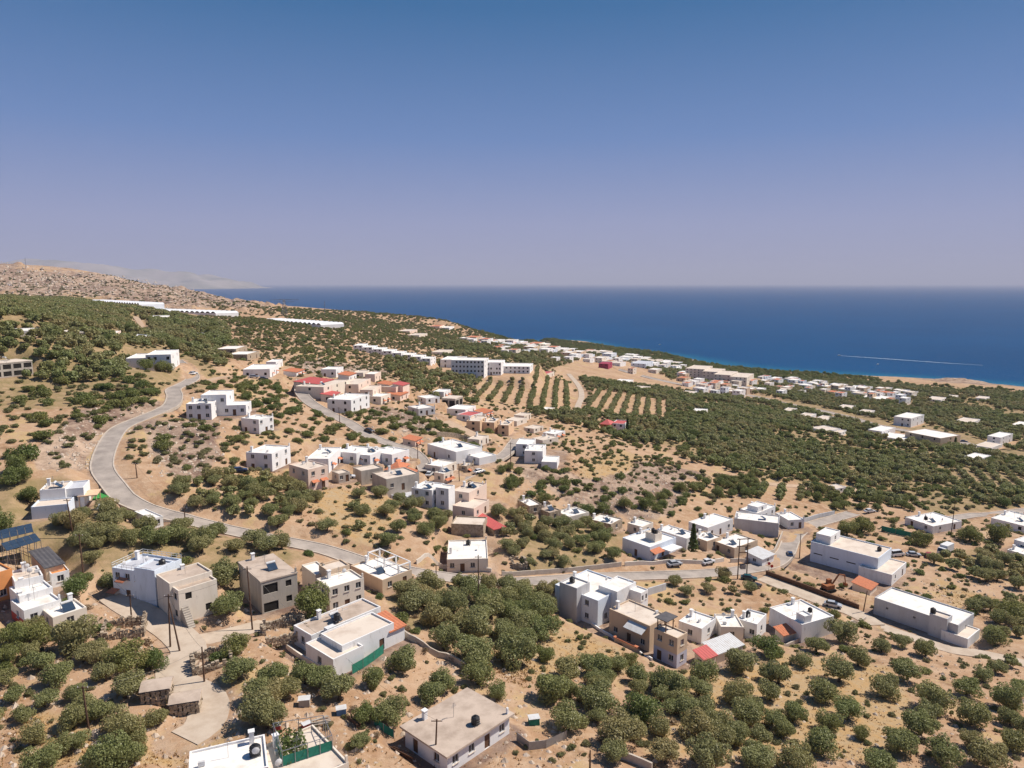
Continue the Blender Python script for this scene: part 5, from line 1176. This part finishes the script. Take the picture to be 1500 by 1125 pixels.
# ------------------------------------------------------------------ vehicles
def car_parts(kind):
    g = G()
    van = kind == 'van'
    prof = [(-2.15,.35),(-2.2,.62),(-2.05,.88),(-1.7,.93),(1.05,.96),(1.95,.82),(2.15,.62),(2.15,.35)] if not van else [(-2.3,.4),(-2.35,.9),(-2.3,1.15),(-1.7,1.2),(1.3,1.2),(2.1,1.05),(2.3,.8),(2.3,.4)]
    secs = []
    for y, s in ((-.84,.93),(-.80,1.0),(.80,1.0),(.84,.93)): secs.append([(x, y, .35+(z-.35)*s) for x, z in prof])
    g.loft(secs); body = g
    c = G(); z0, z1 = (.93, 1.45) if not van else (1.2, 2.05); xs = (-1.75,-1.25,.35,1.1) if not van else (-2.25,-2.2,1.0,1.6)
    c.loft([[(xs[0],-.76,z0),(xs[3],-.76,z0),(xs[3],.76,z0),(xs[0],.76,z0)],[(xs[1],-.62,z1-.04),(xs[2],-.62,z1-.04),(xs[2],.62,z1-.04),(xs[1],.62,z1-.04)]])
    rf = G().box(xs[1]-.02,-.63,z1-.035,xs[2]+.02,.63,z1+.02)
    wh = G().tube((0,-.1,0),(0,.1,0),.32,k=12); hl = G().box(-.03,-.2,-.07,.03,.2,.07)
    return body, c, rf, wh, hl
CARM = {}
def car(label, px, py, rz, paint_, kind='car'):
    if kind not in CARM: CARM[kind] = car_parts(kind)
    body, c, rf, wh, hl = CARM[kind]; p = at(px, py); p.z = max(p.z, gz(p.x, p.y))+.12; t = thing('parked_car' if kind == 'car' else 'van', label, kind, p, R_(rz))
    bo = body.build('body', 'car_'+paint_, t); c.build('windows', 'pane', t); rf.build('car_roof', 'car_'+paint_, t)
    w_ = wh.me('wheel', 'rubber'); hm = hl.me('headlight', 'frame')
    for x in (-1.35, 1.35):
        for y in (-.78, .78): ob('wheel', w_, t, (x, y, .32))
    for y in (-.55, .55): ob('headlight', hm, t, (2.15, y, .66), 0)
for lab, px, py, rz, pc, kd in (
 ('dark blue car driving round the road bend',1157,815,75,'navy','car'),('silver car parked on the concrete lane beside the brown wall',1220,889,-28,'silver','car'),('dark teal car at the foot of the transformer frame',1097,850,-20,'teal','car'),('black car under the trees below the transformer frame',1106,862,40,'black','car'),
 ('white car in the courtyard of the bare grey-beige house',510,701,10,'carwhite','car'),('white car going up the spur road',702,693,40,'carwhite','car'),('white car at the lower end of the village street',629,697,80,'carwhite','car'),('blue car in the trees beside the lone white house',351,692,20,'navy','car'),
 ('dark car coming down the village street',541,633,-35,'black','car'),('dark car in the hillside car park',386,557,15,'black','car'),('silver car in the hillside car park',372,554,15,'silver','car'),('white car on the upper road bend',283,549,80,'carwhite','car'),('black car in front of the spur house',754,661,10,'black','car'),
 ('white car on the track beyond the warehouse',1274,751,10,'carwhite','car'),('white van in the scrap yard beside the warehouse',1314,815,15,'carwhite','van'),('silver car in the scrap yard',1338,815,-10,'silver','car'),('red car in the scrap yard beside the truck',1360,816,60,'carred','car'),
 ('silver car under the balcony of the bluish house',988,829,20,'silver','car'),('white car by the garden gate of the bluish house',1037,826,30,'carwhite','car'),('blue car parked on the coast road by the commercial building',1412,648,-20,'navy','car')): car(lab, px, py, rz, pc, kd)
p = at(1384, 812); p.z += .1; t = thing('truck', 'white box truck parked in the scrap yard', 'truck', p, R_(215))
g = G().box(-3.4,-1.15,1.0,1.3,1.15,3.3); g.build('cargo_box', 'tankw', t)
g = G(); g.loft([[(1.5,-1.1,.6),(3.3,-1.1,.6),(3.3,1.1,.6),(1.5,1.1,.6)],[(1.5,-1.1,1.7),(3.3,-1.1,1.6),(3.3,1.1,1.6),(1.5,1.1,1.7)],[(1.5,-1.05,2.6),(2.8,-1.05,2.6),(2.8,1.05,2.6),(1.5,1.05,2.6)]]); g.build('cab', 'car_carwhite', t)
g = G().face((3.32,-.95,1.65),(3.32,.95,1.65),(2.86,.92,2.5),(2.86,-.92,2.5)); g.build('windscreen', 'pane', t)
G().box(-3.3,-.5,.6,3.2,.5,.98).build('chassis', 'steel', t)
wm_ = G().tube((0,-.15,0),(0,.15,0),.46,k=12).me('wheel', 'rubber')
for x in (-2.2, 2.4):
    for y in (-.95, .95): ob('wheel', wm_, t, (x, y, .46))
p = at(1213, 866); t = thing('excavator', 'rusty orange excavator with bent boom in the fenced yard', 'excavator', p, R_(20))
for y in (-1.0, 1.0): G().loft([[(x, y+dy, z) for x, z in ((-1.6,.1),(-1.8,.45),(-1.5,.8),(1.5,.8),(1.8,.45),(1.6,.1))] for dy in (-.25,.25)]).build('track', 'rubber', t)
G().box(-1.5,-1.1,.95,1.2,1.1,2.0).build('body', 'rust', t); c_ = G().box(.1,.2,2.01,1.3,1.1,3.1).build('cab', 'rust', t); G().box(1.31,.3,2.2,1.33,1.0,3.0).build('window', 'pane', c_)
g = G().tube((1.0,-.2,1.9),(3.2,-.2,4.4),.28,.24,6); g.tube((3.2,-.2,4.4),(5.2,-.2,3.9),.24,.18,6); g.build('boom', 'rust', t)
G().tube((5.2,-.2,3.9),(5.7,-.2,1.6),.17,.14,6).build('arm', 'rust', t); G().loft([[(5.4,y,1.7),(6.1,y,1.5),(6.0,y,.8),(5.3,y,.9)] for y in (-.7,.3)]).build('bucket', 'rust', t)
# road signs
for lab, px, py in (('small red round road sign at the bend',1126,836),('small red sign on the lane verge by the brown wall',1130,840)):
    p = at(px, py); t = thing('road_sign', lab, 'sign', p); G().tube((0,0,-.3),(0,0,2.2),.04,k=6).build('post', 'steel', t); G().tube((0,-.06,2.2),(0,-.03,2.2),.45,k=14).build('sign_plate', 'signred', t)
# boats and wake
def boat(label, px, py, L, rz):
    p = plane_hit(px, py, 0); t = thing('boat', label, 'boat', p, rz); g = G()
    g.loft([[(L*.5,0,.9),(L*.5,0,.95),(L*.5,0,1.0),(L*.5,0,.95)],[(L*.2,-L*.14,.9),(L*.2,0,-.2),(L*.2,L*.14,.9),(L*.2,0,.95)],[(-L*.5,-L*.15,.8),(-L*.5,0,-.2),(-L*.5,L*.15,.8),(-L*.5,0,.8)]]); g.build('hull', 'tankw', t)
    G().loft([[(-L*.2,-L*.08,.85),(L*.15,-L*.08,.95),(L*.15,L*.08,.95),(-L*.2,L*.08,.85)],[(-L*.15,-L*.07,1.7),(L*.05,-L*.07,1.7),(L*.05,L*.07,1.7),(-L*.15,L*.07,1.7)]]).build('cabin', 'tankw', t); return p
boat('small white speedboat at the head of the long wake', 1229, 521, 7, math.pi*.98); boat('small white boat moored off the beach', 1286, 534, 5, .4); boat('tiny white boat off the shore village', 967, 505, 6, .2)
wa = [plane_hit(x, y, .06) for x, y in ((1231,521),(1290,525),(1340,528.5),(1390,532),(1440,535))]; g = G(); n = len(wa)
ww = (1.2,2.6,2.4,1.6,.6)
for q_, w_ in zip(wa, ww): g.V += [(q_.x, q_.y-w_, .06), (q_.x, q_.y+w_, .06)]
for i in range(n-1): g.F.append([2*i, 2*i+2, 2*i+3, 2*i+1])
tag(g.build('boat_wake', 'foam'), 'long white foam wake trailing behind the speedboat', 'wake', kind='stuff')
# ------------------------------------------------------------------ conifers, palms
def conifer(label, px, py, h_):
    p = at(px, py); t = thing('conifer_tree', label, 'tree', p); G().tube((0,0,-.3),(0,0,h_*.9),.2,.04,6).build('trunk', 'bark', t)
    r = np.random.RandomState(int(px)); V = []; Fq = []; lf = []
    for k in range(1500):
        f_ = r.rand()**.8; rad_ = (1-f_)*h_*.2*(.55+.45*abs(math.sin(f_*28)))+.1; a = r.rand()*6.283; q = r.rand()**.4*rad_; c = np.array([math.cos(a)*q, math.sin(a)*q, h_*(.08+.92*f_)-q*.25])
        u = r.randn(3)*.22; v = r.randn(3)*.22; n = len(V); V += [tuple(c-u), tuple(c+v), tuple(c+u), tuple(c-v)]; Fq.append([n,n+1,n+2,n+3])
    ob('crown', mesh('crown', V, Fq, 'dark_leaf'), t)
conifer('tall dark conifer beside the bluish house', 1015, 808, 8.5); conifer('small dark cypress by the commercial building', 1399, 655, 6); conifer('small cypress beside the red turret villa', 919, 634, 8)
# ------------------------------------------------------------------ loose stones and dry grass tufts
def scatter(nm, lab, cat, mat, n, polys, smin, smax, seed, tuft=False):
    r = np.random.RandomState(seed); V = []; Fq = []; cnt = 0
    P = []
    for poly, m_ in polys:
        px = np.array([q[0] for q in poly]); py = np.array([q[1] for q in poly]); c = 0; tries = 0
        while c < m_ and tries < m_*6:
            tries += 1; x, y = r.uniform(px.min(), px.max()), r.uniform(py.min(), py.max())
            if not inpoly(np.array([x]), np.array([y]), poly)[0]: continue
            l = at(x, y); P.append((l.x, l.y, l.z, l.length)); c += 1
    A_ = np.array(P); d1, _ = near_house(A_[:, 0], A_[:, 1]); d2, _ = near_road(A_[:, 0], A_[:, 1])
    for (x, y, z, D), a, b_ in zip(P, d1, d2):
        if a < .3 or b_ < .2: continue
        s = smin+(smax-smin)*r.rand()**2.5; s *= max(1, D/260)
        if tuft:
            for k in range(5):
                t_ = r.rand()*6.283; w_ = s*.35; ox, oy = r.randn(2)*s*.4; n_ = len(V); V += [(x+ox-math.cos(t_)*w_, y+oy-math.sin(t_)*w_, z-.05), (x+ox+math.cos(t_)*w_, y+oy+math.sin(t_)*w_, z-.05), (x+ox+r.randn()*s*.4, y+oy+r.randn()*s*.4, z+s*(.5+.6*r.rand()))]; Fq.append([n_,n_+1,n_+2])
        else:
            o_ = [(1,0,0),(.3,1,0),(-.8,.6,0),(-.7,-.7,0),(.4,-.9,0),(.1,.1,.8),(-.3,-.1,.6)]; n_ = len(V); V += [(x+a_*s*(.6+.7*r.rand()), y+b2*s*(.6+.7*r.rand()), z-.1*s+c_*s*(.6+.6*r.rand())) for a_, b2, c_ in o_]
            Fq += [[n_+i, n_+(i+1) % 5, n_+5+(1 if i in (2,3) else 0)] for i in range(5)] + [[n_+2, n_+6, n_+5], [n_+4, n_+5, n_+6]]
    o = ob(nm, mesh(nm, V, Fq, mat)); tag(o, lab, cat, kind='stuff')
M['paledstone'] = simple('pale_limestone_rubble', (.55,.45,.36), (.36,.28,.21), .8, .4, .65)
M['straw'] = simple('dry_straw', (.48,.30,.13), (.40,.27,.14), .3, .4, .65)
scatter('rubble', 'loose pale stones and rubble strewn over the bare ground', 'stones', 'paledstone', 0, [(ROCK[1], 700), (ROCK[2], 250), (ROCK[3], 500), (ROCK[4], 450), (ROCK[5], 250), (ROCK[0], 3000), ([(0,880),(480,880),(480,1125),(0,1125)], 900), ([(430,960),(900,960),(900,1125),(430,1125)], 500), ([(1300,820),(1500,850),(1480,930),(1320,880)], 250), ([(1000,940),(1500,960),(1500,1125),(950,1125)], 500), ([(300,500),(760,560),(760,660),(300,640)], 500)], .12, .75, 31)
scatter('dry_grass', 'tufts of straw-coloured dry grass between the trees', 'grass', 'straw', 0, [(p, 700) for p in DRY] + [([(0,880),(480,860),(480,1125),(0,1125)], 1500), ([(500,900),(1000,900),(1000,1125),(500,1125)], 1500), ([(1000,920),(1500,940),(1500,1125),(1000,1125)], 1500)], .12, .4, 32, True)
# ------------------------------------------------------------------ junk in the farmyard
def junk(label, name, px, py, w_, d_, h_, mat, rz=0):
    p = at(px, py); rr = random.Random(int(px*7+py)); t = thing(name, label, name.replace('_', ' '), p, rz)
    if name == 'timber_pile':
        for k in range(9): G().tube((-w_/2+rr.uniform(-.3,.3), rr.uniform(-d_,d_)/2, .1+.09*k), (w_/2+rr.uniform(-.4,.4), rr.uniform(-d_,d_)/2, .1+.09*k+rr.uniform(-.05,.15)), .07, k=5).build('pole', mat, t)
    else:
        g = G().loft([[(-w_/2,-d_/2,0),(w_/2,-d_/2,0),(w_/2,d_/2,0),(-w_/2,d_/2,0)],[(-w_/2*.9,-d_/2*.9,h_),(w_/2*.95,-d_/2*.9,h_*.92),(w_/2*.95,d_/2*.95,h_),(-w_/2*.9,d_/2*.95,h_*.95)]]); g.build('body', mat, t); G().box(-w_/2-.08,-d_/2-.08,h_+.01,w_/2+.08,d_/2+.08,h_+.07).build('lid', 'metalsheet', t)
junk('heap of grey weathered timber poles in the farmyard', 'timber_pile', 462, 1062, 3.6, 1.6, 1, 'concrete', .4)
junk('heap of brown timber beside the slab-roofed house wall', 'timber_pile', 590, 1108, 4.2, 1.2, 1, 'brownpaint', -.7)
junk('heap of old beams under the netted trees', 'timber_pile', 518, 1060, 3.2, 1.0, 1, 'brownpaint', -.9)
junk('small hutch with light blue sheet lid in the farmyard', 'hutch', 500, 1046, 1.4, 1.1, 1.0, 'bluepaint', .3)
junk('rusty red drum box by the farmyard trees', 'scrap_box', 406, 1072, 1.0, .9, 1.1, 'red', .3)
junk('second red scrap box behind the pergola', 'scrap_box', 449, 1067, 1.1, .8, .8, 'red', .7)
junk('grey hutch under the big farmyard tree', 'hutch', 446, 1033, 1.6, 1.2, 1.1, 'concrete', .2)
junk('dark green covered bin by the mesh fence', 'bin', 782, 1060, 1.6, 1.2, 1.1, 'net', .2)
# vine on the pergola
r, c0 = PERG; g = np.random.RandomState(4); V = []; Fq = []
for k in range(500):
    s, t_ = g.rand(), g.rand()*.55; a = np.array(c0[0])*(1-s)*(1-t_)+np.array(c0[1])*s*(1-t_)+np.array(c0[3])*(1-s)*t_+np.array(c0[2])*s*t_
    c = np.array([a[0], a[1], 3.3+1.0*g.rand()]); u = g.randn(3)*.14; v = g.randn(3)*.14; n = len(V); V += [tuple(c-u), tuple(c+v), tuple(c+u), tuple(c-v)]; Fq.append([n,n+1,n+2,n+3])
ob('vine', mesh('vine', V, Fq, 'dark_leaf'), r)
# modern house pool, mat, pergola
r = root_of('small pool'); x, y = child_at(r, 152, 743, 0)
G().box(x-2.2,y-1.2,-.5,x+2.2,y+1.2,.5).build('pool_basin', 'white', r); G().box(x-1.9,y-.9,.505,x+1.9,y+.9,.52).build('pool_water', 'pool', r)
x, y = child_at(r, 150, 728, 0); G().box(x-2.4,y-1.6,-.5,x+2.4,y+1.6,.45).build('green_deck', 'turf', r)
x, y = child_at(r, 131, 722, 2.6); g = G().box(x-2.6,y-2,2.5,x+2.6,y+2,2.68); [g.box(x+a-.1,y+b_-.1,-.5,x+a+.1,y+b_+.1,2.5) for a in (-2.3,2.3) for b_ in (-1.7,1.7)]; g.build('pergola', 'apricot', r)
# ------------------------------------------------------------------ air
hz_m = bpy.data.materials.new('hazy_air'); hz_m.use_nodes = True; n_ = hz_m.node_tree; n_.nodes.remove(n_.nodes['Principled BSDF'])
pv = n_.nodes.new('ShaderNodeVolumePrincipled'); pv.inputs['Color'].default_value = (.76,.78,.95,1); pv.inputs['Density'].default_value = 5.4e-5; pv.inputs['Anisotropy'].default_value = 0.0
n_.links.new(pv.outputs[0], n_.nodes['Material Output'].inputs['Volume'])
hb = G().box(-135000,-135000,-60,135000,135000,900).build('haze', hz_m); tag(hb, 'thin bluish summer haze over land and sea', 'haze', kind='stuff')
